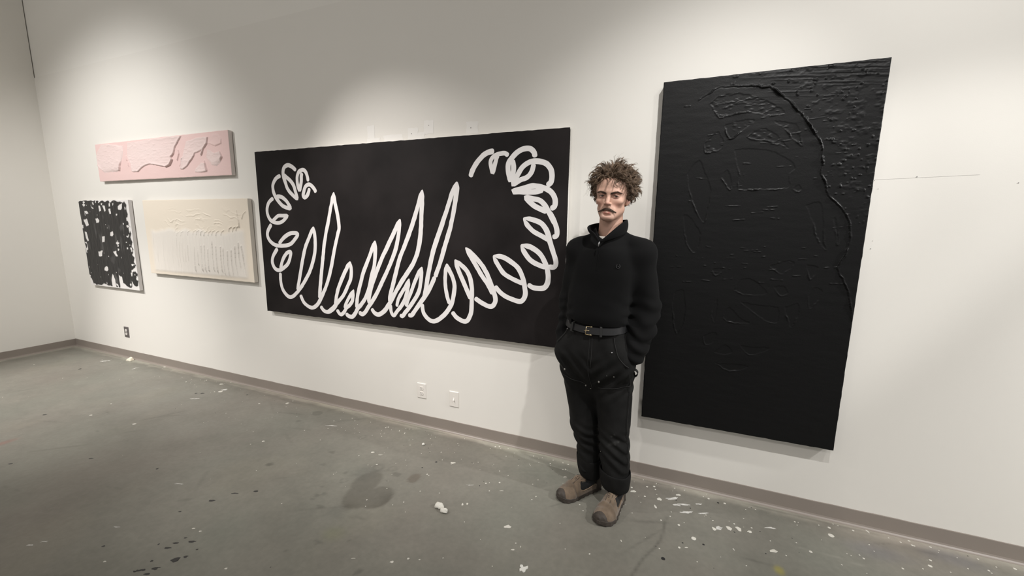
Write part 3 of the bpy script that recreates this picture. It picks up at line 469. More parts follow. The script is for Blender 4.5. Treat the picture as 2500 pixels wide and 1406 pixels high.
# concrete floor: stains are pigment stored per vertex, drips and smears are thin paint films in the same mesh
fx = np.concatenate([np.arange(XL, 2.4, 0.0125), np.linspace(2.45, XR, 12)])
fy = np.concatenate([np.linspace(YF, -2.45, 16), np.arange(-2.4, 0.0, 0.0125), [0.0]])
X, Yg = np.meshgrid(fx, fy)
tint = np.ones(X.shape + (3,))
big = fbm(X * 0.9 + 3, Yg * 0.9 + 9, 1.5, 4)
med = fbm(X * 3.5 + 1.2, Yg * 3.5, 4.4, 5)
fine = fbm(X * 16, Yg * 16, 2.2, 4)
tint *= (1 + 0.13 * big + 0.16 * med + 0.09 * fine)[..., None]
hue = fbm(X * 1.6 + 20, Yg * 1.6 + 4, 7.5, 3)
tint *= 1 + hue[..., None] * np.array([-0.075, 0.025, 0.01])
rough_patch = sstep(0.15, 0.5, fbm(X * 2.2 + 40, Yg * 2.2 + 11, 0.5, 4))
tint *= 1 + rough_patch[..., None] * np.array([0.05, 0.04, 0.02])
# pale residue along the base
edge = np.minimum(-Yg + 0.004 * 0, X - XL)
wob = 0.5 + 0.5 * fbm(X * 5, Yg * 5, 3.1, 4)
res = sstep(0.085, 0.030, edge + 0.03 * fbm(X * 8, Yg * 22, 6.6, 3)) * (0.55 + 0.45 * wob)
tint *= 1 + res[..., None] * np.array([0.95, 0.92, 0.90])
dust = sstep(0.40, 0.05, edge) * sstep(0.0, 0.5, fbm(X * 3, Yg * 8, 9.9, 4))
tint *= 1 + dust[..., None] * np.array([0.16, 0.14, 0.14])
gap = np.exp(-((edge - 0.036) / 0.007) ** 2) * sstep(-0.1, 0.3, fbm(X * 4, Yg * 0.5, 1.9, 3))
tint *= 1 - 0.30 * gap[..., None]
KIND = {'dark': (-0.50, -0.52, -0.54), 'dim': (-0.14, -0.13, -0.12), 'brown': (-0.26, -0.31, -0.34), 'green': (0.02, 0.05, -0.08), 'yellow': (0.55, 0.42, -0.45),
        'red': (0.15, -0.22, -0.22), 'blue': (-0.06, -0.05, 0.05), 'spot': (-0.24, -0.24, -0.24), 'ring': (-0.2, -0.2, -0.2)}
dsum = np.zeros(X.shape)
for kind, cx, cy, rx, ry in STAINS:
    soft = kind in ('dim', 'blue', 'green', 'yellow', 'red')
    nn = 0.45 * fbm(X * 5 + cx * 7, Yg * 5 + cy * 9, 2.0, 4) if kind != 'ring' else 0.15 * fbm(X * 9, Yg * 9, 1, 2)
    rr = np.sqrt(((X - cx) / rx) ** 2 + ((Yg - cy) / ry) ** 2) + nn
    if kind == 'ring':
        m = np.exp(-((rr - 0.9) / 0.22) ** 2)
    elif soft:
        m = sstep(1.25, 0.2, rr)
    else:
        m = sstep(1.08, 0.84, rr)
    if kind == 'dark':
        dsum = np.maximum(dsum, m * (0.55 + 0.45 * sstep(-0.3, 0.4, fbm(X * 4 + 9, Yg * 4, 8.0, 4))))
    else:
        tint *= 1 + m[..., None] * np.array(KIND[kind])
tint *= 1 + dsum[..., None] * np.array(KIND['dark'])
for ln, amp, wd in ((CRACK, -0.32, 0.006), (SCR, 0.35, 0.004)):
    d, _, _ = line_dist(ln, X, Yg + 0.012 * fbm(X * 14, Yg * 14, 1.0, 3))
    tint *= 1 + amp * np.exp(-(d / wd) ** 2)[..., None]
# scuffs and drag marks, faint
for k in range(150):
    cx, cy = random.uniform(-6.2, 2.0), random.uniform(-2.2, -0.08)
    an = random.gauss(0.35, 0.5)
    ln, wd = random.uniform(0.02, 0.16), random.uniform(0.003, 0.010)
    u = (X - cx) * math.cos(an) + (Yg - cy) * math.sin(an)
    v = -(X - cx) * math.sin(an) + (Yg - cy) * math.cos(an)
    tint *= 1 + random.choice((-0.22, -0.16, 0.10)) * (np.exp(-(u / ln) ** 4 - (v / wd) ** 2))[..., None]
nxg, nyg = len(fx), len(fy)
V = np.stack([X.ravel(), Yg.ravel(), np.zeros(X.size)], -1)
ii = np.arange(nxg * nyg).reshape(nyg, nxg)
F = np.stack([ii[:-1, :-1], ii[:-1, 1:], ii[1:, 1:], ii[1:, :-1]], -1).reshape(-1, 4)
FV, FF, FM = V.tolist(), F.tolist(), [0] * len(F)
tints = tint.reshape(-1, 3).tolist()


def film(col, cx, cy, rx, ry, an, rag):
    n = 14 if max(rx, ry) < 0.02 else 26
    base = len(FV)
    ph = random.uniform(0, 6)
    h = 0.0004 + 0.0000007 * (len(FV) % 997)
    for q, hh in ((1.0, 0.00015), (0.8, h)):
        for i in range(n):
            a = 2 * math.pi * i / n
            k = q * (1 + rag * (0.6 * math.sin(3 * a + ph) + 0.5 * math.sin(5 * a + 2 * ph) + random.uniform(-0.35, 0.35)))
            u, v = rx * k * math.cos(a), ry * k * math.sin(a)
            FV.append([cx + u * math.cos(an) - v * math.sin(an), cy + u * math.sin(an) + v * math.cos(an), hh])
            tints.append([1, 1, 1])
    for i in range(n):
        FF.append([base + i, base + (i + 1) % n, base + n + (i + 1) % n, base + n + i])
        FM.append(1 + col)
    FF.append([base + n + i for i in range(n)])
    FM.append(1 + col)


for col, cx, cy, rx, ry, an in SPOTS:
    smear = abs(rx - ry) > 1e-6
    if smear and max(rx, ry) > 0.022:
        for k in range(3):
            t = random.uniform(-0.55, 0.55)
            film(col if col == 1 else 2, cx + rx * t * math.cos(an) + random.uniform(-.3, .3) * ry, cy + rx * t * math.sin(an) + random.uniform(-.5, .5) * ry,
                 rx * random.uniform(0.35, 0.6), ry * random.uniform(0.3, 0.6), an + random.uniform(-.25, .25), 0.28)
    else:
        film(col, cx, cy, rx, ry, an, 0.22 if smear else 0.05)
for k in range(420):
    d = random.expovariate(1 / 0.28)
    x = random.uniform(-5.8, 2.2)
    if d < 0.03 or d > 2.0:
        continue
    if x < -2 and random.random() < 0.55:
        continue
    r = random.uniform(0.0012, 0.0034)
    film(0 if random.random() < 0.85 else 1, x, -d, r * random.uniform(0.8, 1.6), r, random.uniform(0, 3), 0.12)

M_floor = material('stained_concrete', (0.190, 0.183, 0.156, 1), 0.5, spec=0.42, attr='stain', vary=(38, 0.06), bump=(55, 0.12, 0.004, 8))
nt = M_floor.node_tree
n = nt.nodes.new('ShaderNodeTexNoise')
n.inputs['Scale'].default_value = 2.6
n.inputs['Detail'].default_value = 7
mr = nt.nodes.new('ShaderNodeMapRange')
mr.inputs['From Min'].default_value = 0.3
mr.inputs['From Max'].default_value = 0.7
mr.inputs['To Min'].default_value = 0.30
mr.inputs['To Max'].default_value = 0.48
nt.links.new([q for q in nt.nodes if q.type == 'TEX_COORD'][0].outputs['Object'], n.inputs['Vector'])
nt.links.new(n.outputs['Fac'], mr.inputs['Value'])
nt.links.new(mr.outputs['Result'], nt.nodes['Principled BSDF'].inputs['Roughness'])
M_drip_w = material('white_paint_drip', (0.62, 0.60, 0.54, 1), 0.45)
M_drip_b = material('black_paint_drip', (0.02, 0.02, 0.02, 1), 0.4)
M_smear = material('pale_paint_smear', (0.56, 0.55, 0.52, 1), 0.55, vary=(60, 0.2))
fo = mesh_obj('floor', FV, FF, [M_floor, M_drip_w, M_drip_b, M_smear], mi=FM)
tag(fo, kind='structure')
set_color(fo, 'stain', np.array(tints))

# ------------------------------------------------------------------ paintings
M_canvas_w = material('primed_canvas', (0.74, 0.72, 0.68, 1), 0.7, bump=(600, 0.1, 0.001, 2))


def canvas_box(name, x0, x1, z0, z1, t, m, parent, skew=None, gap=0.006):
    """stretched canvas: a box with softened edges standing on small wall clearance"""
    b = MB()
    b.box((x0, -t, z0), (x1, -gap, z1))
    o = b.build(name, m, parent)
    return bevel(o, 0.004, 3)


def paint_relief(name, x0, x1, z0, z1, t, step, hfn, m, parent, attr=None):
    """thick paint on the front face: a dense sheet whose height comes from hfn(X, Z) -> (height, colours)"""
    nx, nz = int((x1 - x0) / step) + 1, int((z1 - z0) / step) + 1
    X, Z = np.meshgrid(np.linspace(x0, x1, nx), np.linspace(z0, z1, nz))
    Hh, colr = hfn(X, Z)
    inner = np.minimum(np.minimum(X - x0, x1 - X), np.minimum(Z - z0, z1 - Z))
    Hh = np.where(inner < step * 0.6, 0.0, np.maximum(Hh, 0.0006))
    ragx = 0.0013 * fbm(Z * 30, X * 0 + x0, 1.1, 3)
    ragz = 0.0018 * fbm(X * 30, Z * 0 + z0, 4.1, 3)
    V = np.stack([(X + ragx).ravel(), (-t + 0.0005 - Hh).ravel(), (Z + ragz).ravel()], -1)
    ii = np.arange(nx * nz).reshape(nz, nx)
    F = np.stack([ii[:-1, :-1], ii[:-1, 1:], ii[1:, 1:], ii[1:, :-1]], -1).reshape(-1, 4)
    o = mesh_obj(name, V, F, m, parent, smooth=True)
    if colr is not None:
        set_color(o, attr, colr.reshape(-1, 3))
    return o


# --- wide black painting with the looping white line
M_black_wash = material('washed_black_paint', (0.0150, 0.0125, 0.0125, 1), 0.55, spec=0.13, vary=(2.6, 0.45), bump=(260, 0.10, 0.001, 3))
M_line = material('white_line_paint', (0.80, 0.775, 0.765, 1), 0.6, vary=(9, 0.03))
px0, px1, pz0, pz1 = -3.207, -0.592, 0.761, 2.0775
wide = tag(empty('painting', ((px0 + px1) / 2, 0, (pz0 + pz1) / 2)), 'wide black painting with one looping white scribbled line, hung behind the man', 'painting')
b = MB()
b.box((px0, -0.0445, pz0), (px1, -0.006, pz1))
bevel(b.build('stretched_canvas', M_canvas_w, wide), 0.003, 2)
nxs = 160
ragt = [0.0015 * float(vnoise(i * .5, 3)) for i in range(nxs + 1)]
b = MB()
V, F = [], []
for i in range(nxs + 1):
    x = px0 + (px1 - px0) * i / nxs
    for k, z in enumerate(np.linspace(pz0, pz1, 41)):
        V.append((x, -0.0455, z + (ragt[i] if k in (0, 40) else 0)))
for i in range(nxs):
    for k in range(40):
        q = i * 41 + k
        F.append((q, q + 41, q + 42, q + 1))
b.add(V, F)
# the black runs a little way round the right edge in ragged bleeds
for z in np.arange(pz0 + 0.02, pz1 - 0.02, 0.022):
    d = 0.0035 + 0.006 * max(0, float(vnoise(z * 11, 5.5))) + 0.008 * max(0, float(vnoise(z * 3.1, 9.5)) - .25)
    b.add([(px1 + 0.0004, -0.0455, z - .012), (px1 + 0.0004, -0.0455 + d, z - .010), (px1 + 0.0004, -0.0455 + d * .9, z + .010), (px1 + 0.0004, -0.0455, z + .012)], [(0, 1, 2, 3)])
b.build('black_paint', M_black_wash, wide)
_ends = [tuple(np.round(p, 3)) for _, q in STROKES for p in (q[0], q[-1])]
b = MB()
for si, (wm, pts) in enumerate(STROKES):
    P = np.array(catmull(pts, 7))
    seg = np.linalg.norm(np.diff(P, axis=0), axis=1)
    keep = np.concatenate([[True], seg > 1e-5])
    P = P[keep]
    # resample evenly
    s = np.concatenate([[0], np.cumsum(np.linalg.norm(np.diff(P, axis=0), axis=1))])
    n = max(8, int(s[-1] / 0.008))
    en = np.array([0, .0006, .0015, .003, .005, .0075, .0105])
    q = np.concatenate([en, np.linspace(.014, s[-1] - .014, n), s[-1] - en[::-1]])
    n = len(q)
    P = np.stack([np.interp(q, s, P[:, 0]), np.interp(q, s, P[:, 1])], -1)
    T = np.gradient(P, axis=0)
    T /= np.linalg.norm(T, axis=1)[:, None] + 1e-12
    Nn = np.stack([-T[:, 1], T[:, 0]], -1)
    hw = 0.0158 * wm * (1 + 0.10 * vnoise(q * 9, si * 3.1) + 0.07 * vnoise(q * 40, si * 1.7))
    hw2 = 0.0158 * wm * (1 + 0.10 * vnoise(q * 9, si * 3.1 + 40) + 0.07 * vnoise(q * 40, si * 1.7 + 40))
    y = -0.0462 - 0.00006 * (si % 12)
    # round ends
    cap = np.sqrt(np.clip(1 - np.clip(1 - q / 0.013, 0, 1) ** 2, 0.004, 1)) * np.sqrt(np.clip(1 - np.clip(1 - (s[-1] - q) / 0.013, 0, 1) ** 2, 0.004, 1))
    # strokes that meet in a shared tip run out to a point
    if _ends.count(tuple(np.round(pts[0], 3))) > 1:
        cap = cap * (0.42 + 0.58 * sstep(0, 0.045, q))
    if _ends.count(tuple(np.round(pts[-1], 3))) > 1:
        cap = cap * (0.42 + 0.58 * sstep(0, 0.045, s[-1] - q))
    L = P + Nn * (hw * cap)[:, None]
    R = P - Nn * (hw2 * cap)[:, None]
    yy = y - 0.000004 * np.arange(n)
    V = [(p[0], q_, p[1]) for p, q_ in zip(L, yy)] + [(p[0], q_, p[1]) for p, q_ in zip(R, yy)] + [(p[0], -0.0454, p[1]) for p in L] + [(p[0], -0.0454, p[1]) for p in R]
    F = []
    for i in range(n - 1):
        F.append((i, n + i, n + i + 1, i + 1))
        F.append((i, i + 1, 2 * n + i + 1, 2 * n + i))
        F.append((n + i, 3 * n + i, 3 * n + i + 1, n + i + 1))
    b.add(V, F)
b.build('white_line', M_line, wide)

# --- tall all-black painting with thick relief
M_black_thick = material('thick_black_paint', (0.0072, 0.0072, 0.0074, 1), 0.40, spec=0.17, bump=(160, 0.22, 0.0015, 5))
bx0, bx1, bz0, bz1 = -0.100, 0.827, 0.4135, 2.2605
tall = tag(empty('painting', ((bx0 + bx1) / 2, 0, (bz0 + bz1) / 2)), 'tall all-black painting with thick cracked relief paint, right of the man', 'painting')
canvas_box('stretched_canvas', bx0, bx1, bz0, bz1, 0.053, M_black_thick, tall)


def tall_height(X, Z):
    H = 0.0016 + 0.0005 * fbm(X * 12, Z * 40, 2, 3)
    wx = X + 0.006 * fbm(X * 26, Z * 26, 5, 3) + 0.0025 * fbm(X * 90, Z * 90, 2, 2)
    wz = Z + 0.006 * fbm(X * 26 + 9, Z * 26, 7, 3) + 0.0025 * fbm(X * 90 + 9, Z * 90, 4, 2)
    # thick field outside the long curved crack, thinner swept field inside it
    d, par, side = line_dist([tuple(p) for p in catmull(BIG_CRACK, 3)], wx, wz)
    outer = np.where(side > 0, 1.0, 0.0) * sstep(0.10, 0.22, X)
    right = sstep(-0.001, 0.002, np.where(side > 0, d, -d)) * sstep(0.16, 0.30, X)
    upper = sstep(1.2, 1.7, Z)
    lump = np.clip(fbm(X * 40, Z * 60, 3, 3) - 0.08, 0, 1)
    H = H + 0.0026 * right * sstep(0.16, 0.03, d) + 0.0036 * right * lump * upper * sstep(0.02, 0.10, d)
    brk = np.clip(0.55 + 0.9 * vnoise(par * 70, 0 * par, 2.0), 0.15, 1.4) * np.interp(par, [0, .1, .2, .5, .62, .8, 1], [.2, .35, 1.0, 1.0, .45, .6, .3])
    H = H + 0.0105 * brk * np.exp(-((d - 0.0030) / 0.0030) ** 2) * np.where(side > 0, 1, 0.15)
    H = H - 0.0012 * np.exp(-(d / 0.004) ** 2) * np.where(side > 0, 0, 1)
    # troweled patches with raised rims on their lower left
    for pi, poly in enumerate(BIG_POLY):
        P = np.array(poly)
        cx, cz = P.mean(0)
        cl = [tuple(p) for p in catmull(list(poly) + [poly[0]], 3)][:-1]
        sl, sd = windowed(poly_sdf, cl, X, Z, 0.05, 1e3)
        sd = sd + 0.005 * fbm(X[sl] * 40, Z[sl] * 40, pi * 1.3, 3) + 0.002 * fbm(X[sl] * 110, Z[sl] * 110, pi * 2.3, 2)
        inside = sstep(0.0015, -0.0015, sd)
        dirn = (-(X[sl] - cx) * 0.45 - (Z[sl] - cz) * 0.9) / (np.hypot(X[sl] - cx, Z[sl] - cz) + 1e-6)
        frag = np.clip(0.5 + 1.0 * fbm(X[sl] * 38, Z[sl] * 38, pi + 3.3, 3), 0, 1.3)
        amp = 0.0085 if cz > 1.72 else 0.0052
        rim = np.exp(-((sd + 0.0012) / 0.0026) ** 2) * np.clip(0.22 + 0.78 * dirn, 0.10, 1)
        rough = np.clip(fbm(X[sl] * 45, Z[sl] * 120, 6, 3), -0.1, 1) * (1.0 if cz > 1.88 else 0.08)
        H[sl] = H[sl] + inside * (-0.0014 + 0.0038 * rough) + amp * rim * frag
    # fine horizontal comb marks and stray ridges
    r2 = np.random.default_rng(3)
    for k in range(64):
        x = r2.uniform(bx0 + .12, bx1 - .05)
        z = r2.uniform(1.18, 1.46) if k % 2 else r2.uniform(1.5, 2.15)
        ln, wd = r2.uniform(0.004, 0.035), r2.uniform(0.0013, 0.0022)
        tl = r2.normal(0.02, 0.10)
        pts = [(x - ln, z - ln * tl), (x + ln, z + ln * tl)]
        sl, (dd, _, _) = windowed(line_dist, pts, X, Z, 0.02, 1e3)
        H[sl] += 0.0026 * np.exp(-(dd / wd) ** 2) * np.clip(.6 + vnoise(X[sl] * 90, Z[sl] * 9, k * 1.0), 0, 1.2)
    top = sstep(2.06, 2.20, Z) * sstep(0.22, 0.5, X)
    H = H + 0.0026 * top * np.clip(fbm(X * 5 - Z * 2, Z * 150 + X * 12, 1.0, 3), 0, 1)
    dots = np.clip(fbm(X * 75, Z * 60, 3.0, 2) - 0.52, 0, 1) * 7
    H = H + 0.0036 * np.clip(dots, 0, 1) * sstep(1.4, 1.65, Z) * right
    return H, None


paint_relief('relief_paint', bx0 - 0.001, bx1 + 0.001, bz0 - 0.001, bz1 + 0.001, 0.053, 0.0027, tall_height, M_black_thick, tall)
# --- long pink painting
M_pink = material('pink_impasto_paint', (1, 1, 1, 1), 0.62, spec=0.3, attr='pigment', bump=(140, 0.25, 0.002, 5))
M_pink_side = material('pink_canvas_side', (0.66, 0.60, 0.57, 1), 0.75)
kx0, kx1, kz0, kz1 = -5.540, -3.512, 1.908, 2.273
pink = tag(empty('painting', ((kx0 + kx1) / 2, 0, (kz0 + kz1) / 2)), 'long narrow pale pink painting, highest of the three small ones', 'painting')
canvas_box('stretched_canvas', kx0, kx1, kz0, kz1, 0.040, M_pink_side, pink)


def pink_height(X, Z):
    H = 0.0016 + 0.0010 * fbm(X * 9, Z * 26, 2, 4)
    wx = X + 0.010 * fbm(X * 10, Z * 14, 5, 3)
    wz = Z + 0.008 * fbm(X * 10 + 5, Z * 14, 8, 3)
    thick = np.zeros(X.shape)
    for i, poly in enumerate(PINK_POLY):
        sd = poly_sdf(poly, wx, wz) + 0.0025 * fbm(X * 60, Z * 60, i, 2)
        hgt = 0.010 if i not in (4, 5) else 0.005
        m = sstep(0.002, -0.003, sd)
        thick = np.maximum(thick, m * (1 if i != 5 else 0.25))
        rid = np.exp(-((sd + 0.008) / 0.010) ** 2)
        hole = 1 - 0.85 * sstep(0.1, 0.5, fbm(X * 3 + i, Z * 5, i, 2)) * np.exp(-(sd / 0.02) ** 2)
        P = np.array(poly)
        ux = (X - P[:, 0].min()) / (np.ptp(P[:, 0]) + 1e-6)
        uz = (P[:, 1].max() - Z) / (np.ptp(P[:, 1]) + 1e-6)
        ramp = 0.03 + 0.97 * np.clip(0.62 * sstep(0.15, 1.0, ux) + 0.55 * sstep(0.25, 0.95, uz), 0, 1)
        H = np.maximum(H, (m * hgt * 1.35 * hole + rid * m * 0.006 * hole) * ramp)
    H = H + thick * 0.0028 * np.abs(fbm(X * 16, Z * 42, 3, 4))
    H = H + 0.0042 * thick * np.clip(fbm(X * 20, Z * 60, 6, 3) - .05, 0, 1)
    for ln in PINK_MARKS:
        dd, par, _ = line_dist(ln, wx, wz)
        H = H + 0.010 * np.exp(-(dd / 0.006) ** 2)
    thin = np.array((0.79, 0.575, 0.55))
    pale = np.array((0.78, 0.650, 0.625))
    t = np.clip(thick * 0.75 + 0.20 * fbm(X * 3, Z * 6, 1, 3), 0, 1)[..., None]
    return H, thin * (1 - t) + pale * t


paint_relief('impasto_paint', kx0, kx1, kz0, kz1, 0.040, 0.0032, pink_height, M_pink, pink, 'pigment')

# --- cream painting with dragged vertical ridges
M_cream = material('cream_impasto_paint', (1, 1, 1, 1), 0.65, spec=0.3, attr='pigment', bump=(120, 0.2, 0.002, 4))
M_cream_side = material('cream_canvas_side', (0.64, 0.60, 0.55, 1), 0.75)
cx0, cx1, cz0, cz1 = -4.842, -3.343, 0.996, 1.711
cream = tag(empty('painting', ((cx0 + cx1) / 2, 0, (cz0 + cz1) / 2)), 'cream painting with vertical ridges, below the pink one and beside the wide black one', 'painting')
canvas_box('stretched_canvas', cx0, cx1, cz0, cz1, 0.042, M_cream_side, cream)


def cream_height(X, Z):
    H = 0.0014 + 0.0006 * fbm(X * 9, Z * 9, 2, 3)
    u, v = (X - cx0) / (cx1 - cx0), (Z - cz0) / (cz1 - cz0)
    top = sstep(0.56, 0.70, v) * sstep(0.95, 0.80, v) * sstep(0.08, 0.3, u) * sstep(0.97, 0.85, u)
    ph = Z * 150 + X * 5 + 16 * fbm(X * 5, Z * 7, 4, 4)
    H = H + 0.0060 * top * np.clip(np.sin(ph) - .25, -.1, 1) * np.clip(.15 + 1.7 * fbm(X * 8, Z * 16, 9, 3), 0, 1)
    low = sstep(0.64, 0.57, v + 0.03 * vnoise(X * 9, 0 * X)) * sstep(0.03, 0.09, u) * sstep(0.97, 0.93, u) * sstep(0.02, 0.07, v)
    H = H + low * (0.0035 + 0.0048 * np.abs(fbm(X * 26, Z * 2.2, 6, 3)))
    for ln in CREAM_LINES:
        P = np.array(ln)
        sl, (dd, par, side) = windowed(line_dist, ln, X + 0.004 * fbm(X * 8, Z * 8, 1, 3) * 0, Z, 0.05, 1e3)
        brk = 0.55 + 0.45 * vnoise(Z[sl] * 12, X[sl] * 1.5 + 7)
        H[sl] += np.where(side > 0, 0.35, 1.0) * (0.006 + 0.009 * sstep(0.25, 0.6, u[sl])) * np.exp(-((dd - 0.002) / 0.0048) ** 2) * brk * sstep(0.0, 0.12, par + 0.08) * sstep(1.0, 0.85, par)
    base = np.array((0.83, 0.745, 0.63))
    whit = np.array((0.82, 0.77, 0.705))
    t = np.clip(low + 0.12 * fbm(X * 4, Z * 4, 1, 3), 0, 1)[..., None]
    return H, base * (1 - t) + whit * t


paint_relief('impasto_paint', cx0, cx1, cz0, cz1, 0.042, 0.0030, cream_height, M_cream, cream, 'pigment')

# --- small black and white painting
M_bw = material('black_over_white_paint', (1, 1, 1, 1), 0.5, spec=0.4, attr='pigment', bump=(150, 0.15, 0.0015, 4))
M_bw_side = material('white_canvas_side', (0.70, 0.67, 0.66, 1), 0.75)
wx0, wx1, wz0, wz1 = -6.020, -5.092, 0.797, 1.720
bw = tag(empty('painting', ((wx0 + wx1) / 2, 0, (wz0 + wz1) / 2)), 'small painting of dense black brushwork with white gaps, nearest the room corner', 'painting')
canvas_box('stretched_canvas', wx0, wx1, wz0, wz1, 0.038, M_bw_side, bw)


def bw_height(X, Z):
    sd = poly_sdf(BW_BLACK, X + 0.010 * fbm(X * 30, Z * 18, 2, 3), Z + 0.012 * fbm(X * 30 + 7, Z * 26, 3, 3))
    m = sstep(0.004, -0.004, sd)
    for i, poly in enumerate(BW_WHITE):
        sl, s2 = windowed(poly_sdf, poly, X, Z, 0.02, 1e3)
        m[sl] *= sstep(-0.003, 0.003, s2 - 0.002 + 0.007 * fbm(X[sl] * 36, Z[sl] * 30, i, 3))
    dot = vnoise(X * 38, Z * 30, 5.5) - 0.15 * sstep(0.12, 0.0, np.abs(sd))
    m *= 1 - sstep(0.80, 0.86, -dot + 0.18 * sstep(0.10, 0.01, np.abs(sd)))
    m *= 1 - 0.07 * sstep(0.3, 0.7, fbm(X * 26, Z * 9, 8.0, 3))
    blk, wht = np.array((0.022, 0.021, 0.021)), np.array((0.80, 0.775, 0.755))
    H = 0.001 + m * (0.0022 + 0.0016 * fbm(X * 40, Z * 14, 1, 3))
    return H, wht * (1 - m[..., None]) + blk * m[..., None]


paint_relief('brushwork_paint', wx0, wx1, wz0, wz1, 0.038, 0.0036, bw_height, M_bw, bw, 'pigment')

# ------------------------------------------------------------------ wall plates
M_plate = material('white_plastic_plate', (0.80, 0.765, 0.715, 1), 0.4)
M_steel = material('dull_steel_plate', (0.22, 0.20, 0.20, 1), 0.45, metal=0.6)
M_slot = material('dark_slot', (0.06, 0.05, 0.05, 1), 0.8)


def wall_plate(x, z, label, cat, mp, kind, mface, wd=0.076, ht=0.116):
    root = tag(empty('power_outlet' if kind == 'outlet' else 'switch_plate', (x, 0, z)), label, cat)
    # pillow shaped cover plate
    b = MB()
    V = []
    prof = [(1.0, 0.0), (1.0, 0.0025), (0.985, 0.0045), (0.955, 0.006)]
    for k, d in prof:
        V += [(x + sx * wd / 2 * (1 - (1 - k) * ht / wd), -d, z + sz * ht / 2 * k) for sx, sz in ((-1, -1), (1, -1), (1, 1), (-1, 1))]
    F = []
    for i in range(3):
        for j in range(4):
            F.append((i * 4 + j, i * 4 + (j + 1) % 4, i * 4 + 4 + (j + 1) % 4, i * 4 + 4 + j))
    F.append((12, 13, 14, 15))
    b.add(V, F)
    bevel(b.build('cover_plate', mp, root), 0.0012, 2)
    if kind == 'outlet':
        for sz in (0.0195, -0.0195):
            b = MB()
            n = 24
            ring = []
            for i in range(n):
                a = 2 * math.pi * i / n
                ring.append((x + 0.0170 * math.cos(a), z + sz + np.clip(0.0170 * math.sin(a), -0.0135, 0.0135)))
            b.add([(p, -0.0055, q) for p, q in ring] + [(p, -0.0088, q) for p, q in ring], [tuple(n + i for i in range(n))] + [(i, (i + 1) % n, n + (i + 1) % n, n + i) for i in range(n)])
            rc = b.build('receptacle', mface, root)
            b = MB()
            for dx, hh in ((-0.0064, 0.0046), (0.0064, 0.0037)):
                b.box((x + dx - 0.0012, -0.0091, z + sz + 0.0035 - hh), (x + dx + 0.0012, -0.0086, z + sz + 0.0035 + hh))
            b.sphere((x, -0.0087, z + sz - 0.0075), (0.0025, 0.0006, 0.0027), 10, 6)
            b.build('slot', M_slot, rc)
        b = MB()
        b.sphere((x, -0.0062, z), (0.0032, 0.0012, 0.0032), 10, 6)
        b.build('screw', mp, root, smooth=True)
    else:
        b = MB()
        b.box((x - 0.006, -0.0075, z - 0.0125), (x + 0.006, -0.0055, z + 0.0125))
        bevel(b.build('switch_frame', mp, root), 0.001, 2)
        b = MB()
        V = [(x - 0.0045, -0.0070, z - 0.010), (x + 0.0045, -0.0070, z - 0.010), (x + 0.0045, -0.0070, z + 0.009), (x - 0.0045, -0.0070, z + 0.009),
             (x - 0.0035, -0.0170, z - 0.011), (x + 0.0035, -0.0170, z - 0.011), (x + 0.0035, -0.0150, z - 0.003), (x - 0.0035, -0.0150, z - 0.003)]
        b.add(V, [(4, 5, 6, 7), (0, 1, 5, 4), (1, 2, 6, 5), (2, 3, 7, 6), (3, 0, 4, 7)])
        bevel(b.build('toggle', mp, root), 0.001, 2)
        for sz in (0.030, -0.030):
            b = MB()
            b.sphere((x, -0.0062, z + sz), (0.003, 0.0012, 0.003), 10, 6)
            b.build('screw', mp, root, smooth=True)
    return root


wall_plate(PTS['outlet1'][0], PTS['outlet1'][2], 'white double power outlet below the wide black painting', 'outlet', M_plate, 'outlet', M_plate)
wall_plate(PTS['outlet2'][0], PTS['outlet2'][2], 'white switch plate low on the wall, right of the white outlet', 'switch', M_plate, 'switch', M_plate)
wall_plate(PTS['outlet3'][0], PTS['outlet3'][2] + 0.003, 'dark metal power outlet with pale sockets below the black and white painting', 'outlet', M_steel, 'outlet', M_plate, 0.082, 0.118)

# ------------------------------------------------------------------ bits of debris on the floor
M_plaster = material('dry_plaster_chunk', (0.66, 0.64, 0.58, 1), 0.85, bump=(90, 0.4, 0.004, 5))
M_creamchip = material('cream_foam_offcut', (0.78, 0.71, 0.58, 1), 0.85, bump=(120, 0.2, 0.002, 3))
M_chip = material('dry_white_paint_chip', (0.70, 0.69, 0.64, 1), 0.7)


def lumps(name, blobs, m, label, cat, seed, amp=0.18):
    b = MB()
    for c, r in blobs:
        k = len(b.V)
        b.sphere((0, 0, 0), r, 16, 12)
        for i in range(k, len(b.V)):
            v = np.array(b.V[i])
            q = v / np.array(r)
            s = 1 + amp * float(fbm(q[0] * 1.7 + seed, q[1] * 1.7, q[2] * 1.7 + c[0] * 9, 3)) * 1.6
            v = v * s + np.array(c)
            b.V[i] = (v[0], v[1], max(v[2], 0.0008))
    return tag(b.build(name, m, None, origin=(blobs[0][0][0], blobs[0][0][1], 0), smooth=True), label, cat)


